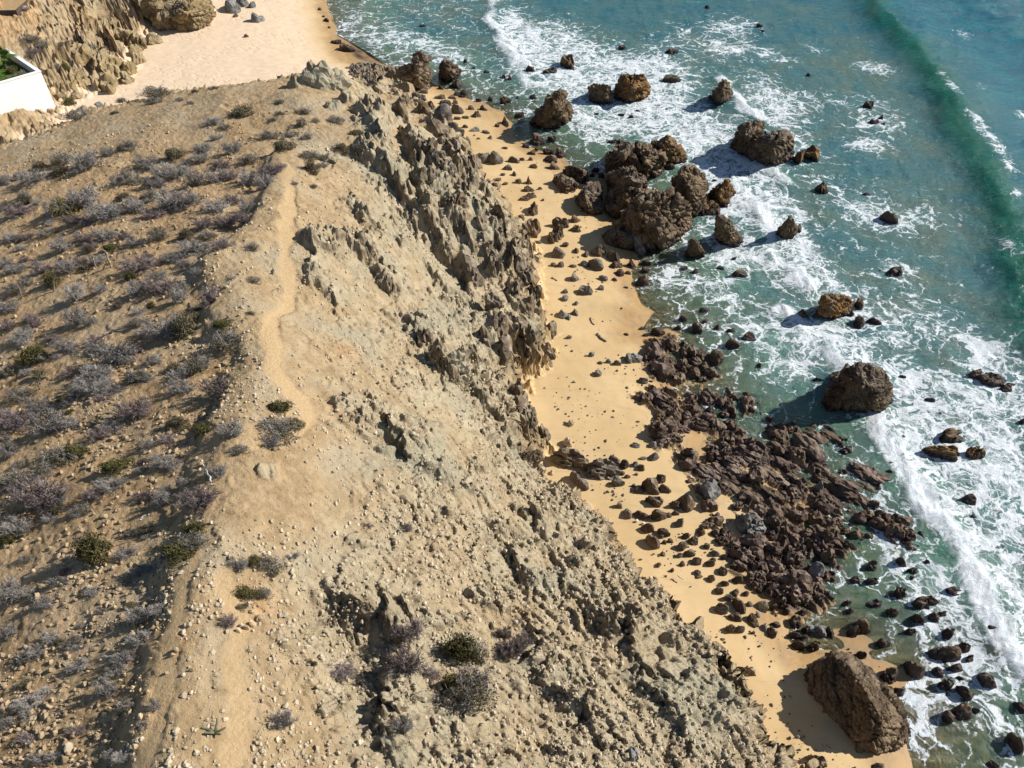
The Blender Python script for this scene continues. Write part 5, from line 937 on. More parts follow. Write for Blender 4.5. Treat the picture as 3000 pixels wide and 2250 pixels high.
def bush(px, py, w, h, t, label=None, hs=1.0):
    key, m1, m2, look, name = BTYPES[t]; nvar = 5 if key == 'bare' else 3; i = _cnt[0] % nvar; _cnt[0] += 1
    p = hit(px, py); sn = (CAM_H - p[2]) / np.linalg.norm(p - np.array([0, 0, CAM_H])); cs = math.sqrt(1 - sn * sn); sc = zdepth(p) / FPX
    w *= 1.28; h *= 1.25; W = w * sc; D = 0.85 * W; H = np.clip((h * sc - 0.6 * D * sn) / cs, 0.3 * W, 0.85 * W) * hs; D = np.clip((h * sc - 0.7 * H * cs) / sn, 0.5 * W, 1.3 * W)
    root = empty(name); root.location = (p[0], p[1] + D * 0.4, float(ground_z(p[0], p[1] + D * 0.4)) - 0.04)
    root.rotation_euler = (0, 0, RNG.choice([0, math.pi]) + RNG.uniform(-0.3, 0.3)); root.scale = (W / 2, D / 2, H)
    if key == 'bare': obj('stems', bmesh_of((key, i), 0, m1, 'stems'), root); obj('twigs', bmesh_of((key, i), 1, m2, 'twigs'), root)
    else: obj('stems', bmesh_of((key, i), 0, m1, 'stems'), root); obj('foliage', bmesh_of((key, i), 1, m2, 'foliage'), root)
    size = 'low' if H < 0.42 * W and t in 'mb' and W < 1.4 else 'small' if W < 1.1 else 'medium' if W < 2.0 else 'large'
    if label: tag(root, label, 'bush', 'bushes on the headland')
    else: auto(root, f"{size} {look}", px, py, 'bushes on the headland', 'bush', 'bush', W)
    return root
BUSH_LIST = """0 0|1340 860 230 70 m;1320 905 160 45 m;1045 890 90 40 m;700 965 80 45 m;640 1050 200 80 m;980 990 80 30 b;1680 800 60 20 b;1840 775 80 30 m;1540 880 80 40 m;1640 905 70 30 g;2080 1020 200 100 b;1830 1095 150 70 g;1940 1130 100 50 m;1870 1215 120 50 g;2000 1335 150 100 g;1090 1310 170 80 m;920 1355 150 70 g;510 1450 190 120 m;330 1485 140 80 b;160 1560 110 60 g;260 1625 240 120 g;720 1510 230 150 g;500 1535 160 90 b;1250 1480 200 120 g;1380 1545 160 120 g;1530 1560 180 120 g;1500 1400 150 110 b;1750 1335 160 80 g;2130 1430 160 90 m;1860 1590 180 120 g;1680 1620 150 120 g;1080 1615 220 130 m;2130 1620 150 130 g;30 1615 90 90 g;1320 1640 220 100 g;1900 1480 150 90 p;1980 1560 140 90 p;1620 1450 110 70 g;220 105 60 30 g;545 592 70 60 o;580 918 80 70 G;380 470 110 50 m;270 380 130 50 m;760 420 100 40 m;460 560 80 40 m;300 540 110 50 p;650 190 50 25 b;520 400 60 30 m
0 1|140 1055 90 40 m;100 1215 170 65 m;240 1315 180 105 b;300 1190 130 55 m;430 1215 90 60 m;450 1385 170 75 m;680 1070 140 70 m;400 995 130 55 m;850 1175 140 65 b;740 1335 130 80 b;890 1315 100 55 m;560 1395 150 50 m;470 1505 120 110 b;570 1450 110 45 g;220 1450 80 40 g;490 1630 80 30 m;100 1560 180 110 p;390 1110 90 80 m;510 1065 60 40 m;210 995 80 30 m;200 905 100 25 m;60 1640 150 110 g;170 1500 110 70 p;560 640 90 60 G;330 1600 60 30 m
1 0|60 155 130 65 b;220 115 110 75 b;130 235 260 100 p;520 240 230 170 y;720 165 260 160 g;880 285 330 170 g;620 305 200 90 p;1150 195 170 130 g;1060 90 160 80 b;1440 185 220 160 g;1330 235 200 105 p;1290 90 150 110 m;1610 145 200 140 g;1850 185 200 110 g;400 405 170 75 m;210 435 150 50 p;80 445 140 85 g;180 515 110 50 g;200 615 110 50 p;510 545 140 115 g;720 445 180 80 p;890 435 230 95 g;960 525 140 70 o;780 525 80 65 b;1150 485 190 80 g;1350 435 180 115 m;1600 425 110 90 b;1640 545 240 120 g;1890 510 200 105 p;1790 425 140 80 m;1060 530 60 30 m;1270 585 100 40 p;700 645 150 70 p;850 635 140 75 g;40 665 120 85 g;120 725 180 85 g;560 725 170 110 g;350 725 140 95 p;440 835 120 115 o;230 815 110 65 m;110 905 200 85 m;640 985 130 190 g;1180 725 300 150 p;1120 770 90 80 o;1170 925 210 140 g;1350 765 170 85 g;1380 905 240 145 p;1540 985 130 125 g;1560 865 120 80 g;860 885 100 75 g;50 1055 190 110 g;650 1185 180 150 g;760 1175 120 90 g;300 1175 110 80 p;60 1215 120 100 p;1400 1300 300 210 g;1580 1275 200 210 b;1650 1145 160 120 b;1930 1195 180 80 o;1960 1405 260 170 m;170 1335 200 105 g;260 1515 250 180 o;560 1405 240 105 g;860 1405 230 105 m;1000 1535 400 190 g;820 1678 260 170 g;1200 1660 220 100 g;1700 1595 240 160 m;1540 1655 180 120 g;80 1605 120 100 m;220 1605 100 70 g;1180 1645 200 95 o;2170 520 110 80 m;2180 795 140 75 m;2000 760 60 40 g;2160 1065 80 30 m;1320 1505 130 90 g;1300 1010 60 70 o;1800 990 130 170 p;430 1300 110 60 g;1750 330 150 100 p;1950 330 180 120 p;2100 300 170 110 p;2000 110 160 90 p;2120 200 150 110 g;1480 620 180 90 g;300 650 90 50 g;1700 760 120 80 g;330 1620 110 90 b;480 1300 90 60 p;1020 1010 90 60 b;960 210 130 80 p
2 0|170 175 260 105 m;330 275 280 105 g;560 185 180 85 b;800 105 330 145 g;1010 85 130 70 g;890 155 150 65 p;1560 95 240 125 g;1870 165 250 190 p;90 445 300 190 p;400 475 320 220 g;590 405 200 110 g;600 262 90 45 o;1160 345 330 190 p;960 435 200 105 g;850 505 160 120 p;1520 425 220 145 b;1740 465 160 125 o;2000 485 230 155 g;1260 585 180 105 m;480 725 280 170 m;650 665 200 135 o;330 835 250 130 m;60 665 170 135 g;1010 785 280 95 o;900 855 140 55 y;1430 775 240 140 g;2060 625 170 105 m;110 935 320 145 m;320 1180 480 310 p;940 955 240 135 g;800 1025 160 115 p;1430 975 190 105 g;1230 1035 170 100 p;1600 890 170 85 g;1860 835 180 135 g;1700 1135 330 220 p;1400 1085 150 135 g;120 1335 260 170 g;50 1405 120 115 o;1140 1335 160 80 m;800 1570 300 270 o;1540 1570 330 200 o;1660 1440 280 150 m;1680 1310 230 130 o;1080 1525 180 115 g;1280 1645 180 105 g;1240 1595 100 80 b;640 1165 100 60 g;2060 1615 160 120 g;2190 1600 90 120 o;480 1130 110 80 o;1230 700 90 60 p;700 560 120 60 g
2 1|200 265 200 140 o;180 490 380 200 m;330 400 160 110 b;110 565 240 115 g;1310 1295 120 85 p;100 1645 260 160 m;310 1525 120 60 g;1060 900 60 25 m;960 1240 90 40 p
3 0|90 285 220 220 g;60 565 170 150 g;2110 215 220 95 o;2080 305 130 50 b;1980 455 120 125 p;1190 450 180 160 g;1370 365 200 120 g;1200 625 190 140 g;600 655 140 75 g;1060 800 180 130 g;920 1065 190 170 g;1000 885 170 110 g;230 1185 250 150 g;380 1055 150 95 g;60 1335 130 95 g;1320 1175 110 115 g;1080 1645 220 115 g;350 1645 200 80 g;480 1605 150 70 g;1200 25 150 80 g;870 330 90 60 p;1230 1330 90 70 g;700 640 70 50 g;1130 560 90 60 p
3 1|60 215 150 120 m;470 775 110 60 o;720 905 260 160 p;1320 610 250 200 p;1290 890 290 270 p;1760 760 300 240 o;1850 1190 360 300 m;1700 1050 200 200 o;1900 760 200 190 m;1480 905 240 125 p;240 1345 200 165 g;1290 1385 170 155 g;2170 760 120 190 p;2140 560 130 110 p;1880 1000 280 200 p
3 2|80 710 200 180 p;130 505 130 60 p;670 95 70 40 p;550 1312 50 35 o;30 420 110 60 p"""
NAMED = {(1, 0, 260, 1515): 'dense round olive bush alone near the left edge of the slope', (2, 0, 320, 1180): 'largest purplish-brown leafless bush, widest on the slope at the left edge',
         (2, 0, 800, 1570): 'big bright olive bush with a long dark shadow below the purple bush', (3, 1, 1760, 760): 'big olive-green bush in the hollow, leafiest of its thicket',
         (2, 1, 200, 265): 'round olive bush with a grey crown beside the path bend', (0, 0, 580, 918): 'bright green bush beside the tan stones by the white garden wall',
         (1, 0, 520, 240): 'bush topped with yellow-green leaves above the paired posts', (2, 0, 900, 855): 'low yellow-leaved shrub at the foot of a brownish olive bush'}
_rb = np.random.RandomState(91); _k = 0
while _k < 85:                                        # the scrub between the larger bushes
    px, py = _rb.uniform(5, 790), _rb.uniform(480, 2230)
    if px > np.interp(py, [480, 700, 900, 1250, 1500, 1800, 2250], [760, 600, 590, 620, 560, 430, 360]): continue
    w = _rb.uniform(28, 62) * np.interp(py, [480, 2230], [0.75, 1.1]); bush(px, py, w, w * _rb.uniform(0.5, 0.7), 'ggpmgpgmb'[_k % 9]); _k += 1
for r, c, (x, y, w, h), (t,) in table(BUSH_LIST):
    bush(*T(r, c, x, y), w / 2.949, h / 2.949, t, NAMED.get((r, c, int(x), int(y))))
# cholla: knobbly yellow-tan cactus bushes
def cholla(px, py, w, label):
    p = hit(px, py); W = w * zdepth(p) / FPX; r = np.random.RandomState(int(px)); root = empty('cholla_cactus', (p[0], p[1], p[2] - 0.03)); tag(root, label, 'cactus', 'cholla cactuses')
    segs, joints = [], []
    for _ in range(9):
        q = np.array([r.normal() * 0.05, r.normal() * 0.05, 0]); d = np.array([r.normal() * 0.5, r.normal() * 0.5, 1.0])
        for k in range(4):
            d = d / np.linalg.norm(d); e = q + d * W * 0.22; (segs if k < 2 else joints).append([*q, *e, W * 0.035, W * 0.03]); q = e; d = d + r.normal(size=3) * 0.6; d[2] = max(d[2], 0.05)
    obj('stems', np_mesh('stems', *tubes(segs, 6), M['cactus'], False), root); obj('joints', np_mesh('joints', *tubes(joints, 6), M['leaf_tan'], False), root)
cholla(*T(2, 0, 820, 345), 48, 'yellow-tan cholla cactus between two leafless bushes on the slope')
cholla(*T(1, 0, 360, 1610), 40, 'small brown branching cholla below the dense round olive bush')
cholla(*T(2, 0, 1800, 770), 34, 'thin cholla among the grey bushes beside the tan path')
# the low sprawling cactus near the bottom of the picture
p = hit(*T(3, 0, 1860, 1360)); root = empty('sprawling_cactus', tuple(p)); tag(root, 'sprawling cactus with curved arms on pale bare ground beside the path', 'cactus')
sc = zdepth(p) / FPX / 2.949
ARM = [[(0, 0, .1), (-50, 20, .28), (-110, 28, .34)], [(0, 0, .1), (45, 0, .3), (95, 25, .4)], [(0, 0, .1), (20, 40, .4), (15, 95, .6)], [(0, 0, .1), (-30, -15, .3), (-70, -20, .45)], [(0, 0, .1), (30, -20, .22), (60, -25, .3)]]
for a in ARM:
    pts = [np.array([q[0] * sc, q[1] * sc, q[2] * 0.55]) for q in a]; fp_ = [pts[0] * (1 - t) ** 2 + pts[1] * 2 * t * (1 - t) + pts[2] * t * t for t in np.linspace(0, 1, 7)]
    Vt, Ft = tubes([[*fp_[k], *fp_[k + 1], 0.055 - 0.004 * k, 0.05 - 0.004 * k] for k in range(6)], 8); obj('arm', np_mesh('arm', Vt, Ft, M['cactus']), root)

# ------------------------------------------------------------------ posts, driftwood and scraps
def pole(pts, r0, r1, mat, name, parent=None, org=None, wob=0.012):
    segs = []; P = [np.array(q, float) for q in pts]; fine = []
    for a, b in zip(P[:-1], P[1:]):
        for k in range(4): fine.append(a + (b - a) * k / 4 + (RNG.normal(size=3) * wob if k else 0))
    fine.append(P[-1]); n = len(fine) - 1
    for k in range(n): segs.append([*fine[k], *fine[k + 1], r0 + (r1 - r0) * k / n, r0 + (r1 - r0) * (k + 1) / n])
    Vt, Ft = tubes(segs, 7)
    capb = [list(range(7)), [len(segs) * 14 - 7 + k for k in range(7)][::-1]]
    me = np_mesh(name, Vt if org is None else Vt - np.array(org), Ft, M[mat]); return obj(name, me, parent, None if org is None else tuple(org))
def post(px0, py0, px1, py1, label, w=0.05):
    b = hit(px1, py1); d = ray(px0, py0); t = b[1] / d[1]; top = np.array([0, 0, CAM_H]) + d * t
    o = pole([b - np.array([0, 0, 0.2]), (b + top) / 2 + RNG.normal(size=3) * 0.03, top], w, w * 0.75, 'post', 'wooden_post', None, b)
    if label: tag(o, label, 'post', 'old fence posts')
    return b, top, o
post(*T(0, 0, 545, 1272), *T(0, 0, 598, 1378), 'lone leaning grey post near the top of the bushy slope')
b1, tp1, _ = post(*T(1, 0, 795, 545), *T(1, 0, 828, 655), 'thinner left post of the pair standing close together')
b2, tp2, o2 = post(*T(1, 0, 912, 515), *T(1, 0, 958, 652), None, 0.06)
root = empty('braced_post', tuple(b2)); tag(root, 'forked right post of the pair with a diagonal brace', 'post', 'old fence posts'); o2.name = 'post_shaft'; o2.parent = root; o2.location = (0, 0, 0)
m_ = b2 + (tp2 - b2) * 0.55; pole([(0.05 * 0 + b1[0] * 0.45 + b2[0] * 0.55, b2[1], float(ground_z(b1[0] * .45 + b2[0] * .55, b2[1]))) - b2, m_ - b2], 0.035, 0.03, 'post', 'brace', root)
pole([tp2 - b2, tp2 - b2 + np.array([-0.12, 0, 0.16])], 0.035, 0.02, 'post', 'fork', root)
post(*T(1, 0, 477, 708), *T(1, 0, 462, 860), 'upright grey post in shade beside an olive bush')
post(*T(1, 0, 145, 795), *T(1, 0, 187, 915), 'twisted leaning post nearest the left edge')
post(*T(1, 0, 380, 235), *T(1, 0, 405, 262), 'short stub of post below the yellow-topped bush', 0.035)
post(*T(2, 0, 342, -60), *T(2, 0, 345, 45), 'dark thin stake standing on bare soil below the round olive bush', 0.04)
def lying(pxs, r, mat, name, label, cat, grp=None, lift=0.06):
    pts = [hit(*q) + np.array([0, 0, lift]) for q in pxs]; o = pole(pts, r, r * 0.6, mat, name, None, pts[0], 0.02); tag(o, label, cat, grp); return o
lying([T(1, 0, 890, 1255), T(1, 0, 970, 1205), T(1, 0, 1080, 1188)], 0.07, 'post', 'fallen_log', 'dark fallen log lying on bare soil among the bushes', 'log', None, 0.12)
for q, lab in (([(1800, 930), (1812, 900), (1800, 870)], 'white dead trunk in the scrub along the foot of the terrace'),):
    lying([T(1, 0, *k) for k in q], 0.05, 'deadwood', 'dead_branch', lab, 'branch', 'bleached branches', 0.4)
for q, lab in (([(1870, 945), (1845, 900), (1835, 860), (1805, 805)], 'white crooked dead branch standing among grey bushes by the path'), ([(1245, 1240), (1262, 1210), (1330, 1190)], 'white forked dead branch above the bushes left of the path'),
               ([(1740, 1250), (1790, 1245)], 'short white dead branch on the olive bush beside the path')):
    lying([T(2, 0, *k) for k in q], 0.05, 'deadwood', 'dead_branch', lab, 'branch', 'bleached branches', 0.5)
lying([T(3, 0, 915, 738), T(3, 0, 990, 735), T(3, 0, 1050, 714)], 0.045, 'deadwood', 'dead_branch', 'pale curved dead branch across a bush shadow lower left', 'branch', 'bleached branches', 0.35)
lying([T(1, 2, 738, 1228), T(1, 2, 770, 1268), T(1, 2, 812, 1296)], 0.12, 'post', 'driftwood', 'longest driftwood log, alone on the open sand', 'driftwood', 'driftwood on the beach', 0.07)
lying([T(1, 2, 680, 1090), T(1, 2, 690, 1130), T(1, 2, 712, 1150)], 0.07, 'post', 'driftwood', 'curved driftwood piece above the longest log', 'driftwood', 'driftwood on the beach', 0.05)
lying([T(1, 2, 345, 742), T(1, 2, 388, 768)], 0.08, 'post', 'driftwood', 'short driftwood stick near the cliff foot on upper sand', 'driftwood', 'driftwood on the beach', 0.05)
lying([T(3, 2, 1425, 20), T(3, 2, 1475, 55)], 0.05, 'deadwood', 'driftwood', 'pale stick at the cliff foot on the lower beach', 'driftwood', 'driftwood on the beach', 0.3)
p = hit(*T(3, 1, 2175, 150)); a_ = np.linspace(0, 2 * math.pi * 0.93, 14); tag(pole([(0.14 * math.cos(t) , 0.16 * math.sin(t), 0.08) for t in a_], 0.022, 0.022, 'rubber', 'rubber_hoop', None, None, 0.0), 'black rubber hoop lying on pale rock', 'hoop').location = tuple(p)
for k, (x, y, lab) in enumerate(((1075, 1190, 'white scrap of litter among the boulders at the cliff foot'), (1130, 1212, 'second white litter scrap, on the seaward side of the first'))):
    p = hit(*T(2, 2, x, y)); Vq, Fq = poly_solid('s', 900 + k, 2); o = obj('litter_scrap', np_mesh('litter_scrap', Vq * np.array([0.11, 0.08, 0.09]), Fq, M['litter'], False), None, tuple(p + np.array([0, 0, 0.12]))); tag(o, lab, 'litter', 'litter on the beach')

# ------------------------------------------------------------------ the house plot in the far left corner
def box(bm, x0, x1, y0, y1, z0, z1):
    v = [bm.verts.new(q) for q in ((x0, y0, z0), (x1, y0, z0), (x1, y1, z0), (x0, y1, z0), (x0, y0, z1), (x1, y0, z1), (x1, y1, z1), (x0, y1, z1))]
    for f in ((0, 3, 2, 1), (4, 5, 6, 7), (0, 1, 5, 4), (1, 2, 6, 5), (2, 3, 7, 6), (3, 0, 4, 7)): bm.faces.new([v[k] for k in f])
def bm_obj(name, bm, mat, parent=None, loc=None, bev=0.0):
    if bev: bmesh.ops.bevel(bm, geom=bm.edges[:], offset=bev, segments=2, affect='EDGES')
    me = bpy.data.meshes.new(name); bm.to_mesh(me); bm.free(); me.materials.append(M[mat]); return obj(name, me, parent, loc)
zb = 3.4; br = at(154, 291, zb); bl = at(0, 339, zb); dirv = (bl - br)[:2] / np.linalg.norm((bl - br)[:2]); ang = math.atan2(dirv[1], dirv[0])
d = ray(120, 210); tq = br[1] / d[1]; wh = float(np.clip((np.array([0, 0, CAM_H]) + d * tq)[2] - zb, 2.2, 4.0))
wall = empty('garden_wall', (br[0], br[1], zb)); wall.rotation_euler = (0, 0, ang); tag(wall, 'white rendered garden wall around a raised lawn with a palm', 'wall')
bm = bmesh.new(); box(bm, 0, 24, -0.28, 0, -1.2, wh); bm_obj('front_panel', bm, 'stucco', wall)
bm = bmesh.new(); box(bm, 0, 0.28, -9, -0.283, -1.2, wh - 0.004); bm_obj('side_panel', bm, 'stucco', wall)
bm = bmesh.new(); box(bm, -0.05, 24, -0.33, 0.05, wh + 0.002, wh + 0.09); box(bm, -0.05, 0.33, -9, -0.333, wh + 0.002, wh + 0.088); bm_obj('coping', bm, 'stucco', wall)
R2 = Matrix.Rotation(ang, 3, 'Z'); toW = lambda x, y, z: tuple(np.array((br[0], br[1], zb)) + np.array(R2 @ Vector((x, y, z))))
bm = bmesh.new(); box(bm, 0.29, 23.9, -8.9, -0.29, -0.5, wh - 0.75); lawn = bm_obj('lawn', bm, 'grass', None, (br[0], br[1], zb)); lawn.rotation_euler = (0, 0, ang); tag(lawn, kind='structure')
r = np.random.RandomState(5); n = 2600; gp = np.stack([r.uniform(0.6, 12, n), r.uniform(-7, -0.5, n), np.full(n, wh - 0.75)], 1); gd = r.normal(size=(n, 3)) * 0.06; gd[:, 2] = r.uniform(0.08, 0.2, n); gs = np.stack([r.normal(size=n), r.normal(size=n), np.zeros(n)], 1) * 0.03
Vg = np.stack([gp - gs, gp + gs, gp + gd], 1).reshape(-1, 3); o = obj('grass', np_mesh('grass', Vg, np.arange(3 * n).reshape(-1, 3), M['grass'], False), None, (br[0], br[1], zb)); o.rotation_euler = (0, 0, ang); tag(o, 'green lawn grass behind the white garden wall', None, None, 'stuff')
# palm: a short trunk and separate fan-shaped fronds
pb = at(18, 200, zb + wh - 0.75); palm = empty('palm_tree', tuple(pb)); tag(palm, 'young fan palm with bright green fronds behind the white wall', 'tree')
Vt, Ft = tubes([[0, 0, -0.2, 0.02, 0, 0.5, 0.16, 0.14], [0.02, 0, 0.5, 0.03, 0.02, 1.1, 0.14, 0.12]], 9); obj('trunk', np_mesh('trunk', Vt, Ft, M['twig_brown']), palm)
Vf, Ff = [], []
for k in range(17):
    a = math.radians(-100 + 200 * k / 16); L = 0.95 - 0.25 * abs(a / 1.75); d0 = np.array([math.cos(a), math.sin(a), 0]); sd_ = np.array([-d0[1], d0[0], 0]) * 0.045; c0 = np.array([0.75, 0, 0])
    i = len(Vf); Vf += [c0 - sd_ * 0.5, c0 + sd_ * 0.5, c0 + d0 * L * 0.6 + sd_ + np.array([0, 0, 0.03]), c0 + d0 * L * 0.6 - sd_ - np.array([0, 0, 0.0]), c0 + d0 * L + np.array([0, 0, -0.16])]
    Ff += [[i, i + 1, i + 2], [i, i + 2, i + 3], [i + 3, i + 2, i + 4]]
Vs, Fs = tubes([[0, 0, 0, 0.75, 0, 0.0, 0.022, 0.014]], 4); Fs = np.concatenate([Fs[:, [0, 1, 2]], Fs[:, [0, 2, 3]]])
frond = np_mesh('frond', np.concatenate([np.array(Vf), Vs]), np.concatenate([np.array(Ff), Fs + len(Vf)]), M['palm'], False)
for k in range(22):
    o = obj('frond', frond, palm, (0.03, 0.02, 1.08)); el = math.radians(random.uniform(-75, 25)); o.rotation_euler = (random.uniform(-.4, .4), el, k * 2.4); s_ = random.uniform(0.75, 1.1); o.scale = (s_, s_, s_)
for k, (x, y, w, t, lab) in enumerate(((62, 222, 46, 'y', 'straggly yellow-green shrub at the palm side of the lawn corner'), (38, 205, 40, 'o', 'dark green shrub under the young fan palm'), (25, 236, 40, 'b', 'tawny tuft of ornamental plants against the wall coping'), (75, 214, 26, 'b', 'brown tuft in the corner of the white wall'))):
    p = at(x, y + 6, zb + wh - 0.75); key, m1, m2, look, nm = BTYPES[t]; root = empty('garden_shrub', tuple(p)); W = w * zdepth(p) / FPX; root.scale = (W / 2, W / 2, W * 0.42)
    obj('stems', bmesh_of((key, k % 3), 0, m1, 'stems'), root); obj('foliage', bmesh_of((key, k % 3), 1, m2, 'foliage'), root); tag(root, lab, 'shrub', 'garden shrubs')
p = hit(131, 297); bm = bmesh.new(); box(bm, -0.25, 0.25, -0.2, 0.2, 0, 0.28); cr = empty('blue_crate', tuple(p)); cr.rotation_euler = (0, 0, ang); tag(cr, 'small blue crate on the ground against the white wall', 'crate')
bm_obj('crate_body', bm, 'blue', cr, None, 0.02); bm = bmesh.new(); box(bm, -0.28, 0.28, -0.23, 0.23, 0.282, 0.33); bm_obj('crate_rim', bm, 'blue', cr, None, 0.01)
pd = [at(x, y, 9.0) for x, y in ((0, 32), (47, 31), (68, -2), (68, -2))]; p = pd[1]; gz = max(float(ground_z(q[0], q[1])) for q in pd) + 0.05
pd = [at(x, y, gz + 0.2) for x, y in ((0, 32), (47, 31), (68, -2))]; e1_ = (pd[0] - pd[1])[:2]; a1 = math.atan2(e1_[1], e1_[0])
deck = empty('terrace_deck', tuple(pd[1] - np.array([0, 0, 0.2]))); deck.rotation_euler = (0, 0, a1); tag(deck, 'flat tan terrace slab with dark edging in the far corner', 'terrace')
bm = bmesh.new(); box(bm, 0.13, 14, -9, -0.13, -0.6, 0.2); bm_obj('slab', bm, 'deck', deck)
bm = bmesh.new(); box(bm, 0, 14, -0.127, 0, -0.6, 0.24); box(bm, 0, 0.127, -9, -0.13, -0.6, 0.236); bm_obj('edging', bm, 'deckedge', deck)
p0, p1 = at(*T(0, 0, 835, 870), 2.0), at(*T(0, 0, 882, 915), 2.0); p0[2] = float(ground_z(p0[0], p0[1])) + 0.05; p1[2] = float(ground_z(p1[0], p1[1])) + 0.05; pl = empty('grey_board', tuple((p0 + p1) / 2)); pl.rotation_euler = (0.1, 0.05, math.atan2(p1[1] - p0[1], p1[0] - p0[0])); tag(pl, 'weathered grey board lying on the pale sand of the cove', 'board')
L_ = np.linalg.norm(p1 - p0) / 2; bm = bmesh.new(); box(bm, -L_, L_, -0.3, -0.004, 0.0, 0.07); bm_obj('plank', bm, 'grey', pl); bm = bmesh.new(); box(bm, -L_, L_ * 0.96, 0.004, 0.3, 0.0, 0.066); bm_obj('plank', bm, 'grey', pl)
WS = """0 0|320 925 60 40;375 945 50 40;340 975 50 30;430 970 60 35;485 975 55 40;500 1025 60 30;440 895 45 35;520 935 40 25;370 985 40 25;605 865 60 50;480 850 70 60;520 880 40 30;440 800 50 50;560 880 35 25"""
for r_, c, (x, y, w, h), _ in table(WS):
    o, W, p = place_rock(*T(r_, c, x, y), w / 2.949, h / 2.949, 'b', 'stone', 'rubble_block', sinkf=0.2)
    auto(o, 'tan rubble block', *T(r_, c, x, y), 'rubble blocks below the garden wall', 'stone', 'house', W)

# ------------------------------------------------------------------ loose stones: the largest one by one, the rest as rubble
NAMED_ST = """3 0|555 785 70 45;1100 1225 50 50;1205 1260 60 75;585 1540 70 100;500 1420 45 35;360 1240 45 45;250 905 45 35;445 1085 40 40;545 955 45 35;1270 1020 45 40;1140 990 45 45;960 1350 60 35;890 1510 45 45;430 1150 50 40;120 1315 45 30;210 640 80 45;680 540 60 40;740 505 50 35;1490 700 60 45;1520 670 50 60;90 1600 50 30;220 1380 50 40;760 1380 50 35;1440 850 50 40;2080 450 60 50;2130 470 60 50;2060 500 60 50;2180 440 60 60;1650 830 60 40;390 680 60 40
2 0|1010 990 50 30;950 1090 50 30;980 1180 50 30;1030 1290 50 35;890 1310 60 40;1080 1425 50 30;1620 1565 40 30;430 1430 40 30;210 1440 50 40;330 1360 50 40;960 1050 40 30;740 1580 40 30;1870 1590 40 40"""
STONES = []
for r_, c, (x, y, w, h), _ in table(NAMED_ST): STONES.append((*T(r_, c, x, y), w / 2.949, h / 2.949))
r = np.random.RandomState(21)
while len(STONES) < 285:
    px, py = r.uniform(10, 760), r.uniform(900, 2245)
    lim = np.interp(py, [900, 1250, 1500, 1800, 2250], [640, 690, 600, 480, 400])
    if px > lim or r.rand() > (py - 700) / 1500: continue
    w = r.uniform(9, 17) * np.interp(py, [900, 2250], [0.75, 1.1]); STONES.append((px, py, w, w * r.uniform(0.6, 0.9)))
for px, py, w, h in STONES:
    mt = 'stone' if r.rand() < 0.8 else 'stone_pale'
    o, W, p = place_rock(px, py, w, h, 'b', mt, 'stone', sinkf=0.5)
    auto(o, f"{'large' if w > 15 else 'small'} loose {'tan' if mt == 'stone' else 'pale'} stone", px, py, 'loose stones on the rubbly slope', 'stone', 'bush', W)
def scatter(n, seed, accept, smin, smax, mat, name, label):
    r = np.random.RandomState(seed); P = []
    while len(P) < n:
        q = r.uniform(0, 1, (20000, 2)); y = 8.0 * (75.0 / 8.0) ** q[:, 1]; a, b = terrain_xrange(y); x = a + (b - a) * q[:, 0]
        k = accept(x, y, r); P += list(np.stack([x[k], y[k]], 1))
    P = np.array(P[:n]); z = ground_z(P[:, 0], P[:, 1]); s = smin + (smax - smin) * r.rand(n) ** 3
    V0, F0 = ico(1); V0 = V0[None] * r.uniform(0.6, 1.15, (n, len(V0), 1)) * r.uniform(0.6, 1.2, (n, 1, 3)) * s[:, None, None]
    Vn = V0 + np.stack([P[:, 0], P[:, 1], z + s * 0.25], 1)[:, None, :]; Fn = F0[None] + (np.arange(n) * V0.shape[1])[:, None, None]
    o = obj(name, np_mesh(name, Vn.reshape(-1, 3), Fn.reshape(-1, 3), M[mat], False)); tag(o, label, None, None, 'stuff')
gdl = dl.reshape(NY, NX); gt1 = t1.reshape(NY, NX); gpath = path.reshape(NY, NX); grock = (rock * (0.35 + crag)).reshape(NY, NX); gn = fbm2(GX * 0.22, GY * 0.22, 3, 191)
def samp(G, x, y):
    i = np.clip(np.interp(y, yy, _dy), 0, NY - 1).astype(int); j = np.clip((x - xa[i]) / (xb[i] - xa[i]) * (NX - 1), 0, NX - 1).astype(int); return G[i, j]
scatter(9500, 31, lambda x, y, r: (samp(gt1, x, y) > 0.9) & (samp(gdl, x, y) > 0.2) & (samp(gpath, x, y) < 0.3) & (samp(gn, x, y) + r.uniform(-0.5, 0.3, len(x)) > -0.15) & (y < 62), 0.035, 0.17, 'stone', 'slope_rubble', 'tan rubble strewn over the bushy slope')
scatter(17000, 32, lambda x, y, r: (samp(gt1, x, y) > 0.95) & (samp(gdl, x, y) < 0.5) & (samp(gpath, x, y) < 0.2) & (0.4 * samp(grock, x, y) + 1.1 * samp(gn, x, y) + r.uniform(-0.5, 0.5, len(x)) > 0.0) & (y < 60), 0.025, 0.13, 'stone_pale', 'plateau_rubble', 'pale rock chips strewn over the bare headland')

gsand = sandm.reshape(NY, NX); gds = d_sh.reshape(NY, NX)
scatter(1500, 33, lambda x, y, r: (samp(gsand, x, y) > 0.9) & (samp(gds, x, y) > -0.5) & (x > -14) & (samp(gn, x, y) + r.uniform(-0.6, 0.15, len(x)) > 0.02) & (y < 75), 0.02, 0.13, 'boulder', 'beach_pebbles', 'small dark pebbles scattered over the golden sand')

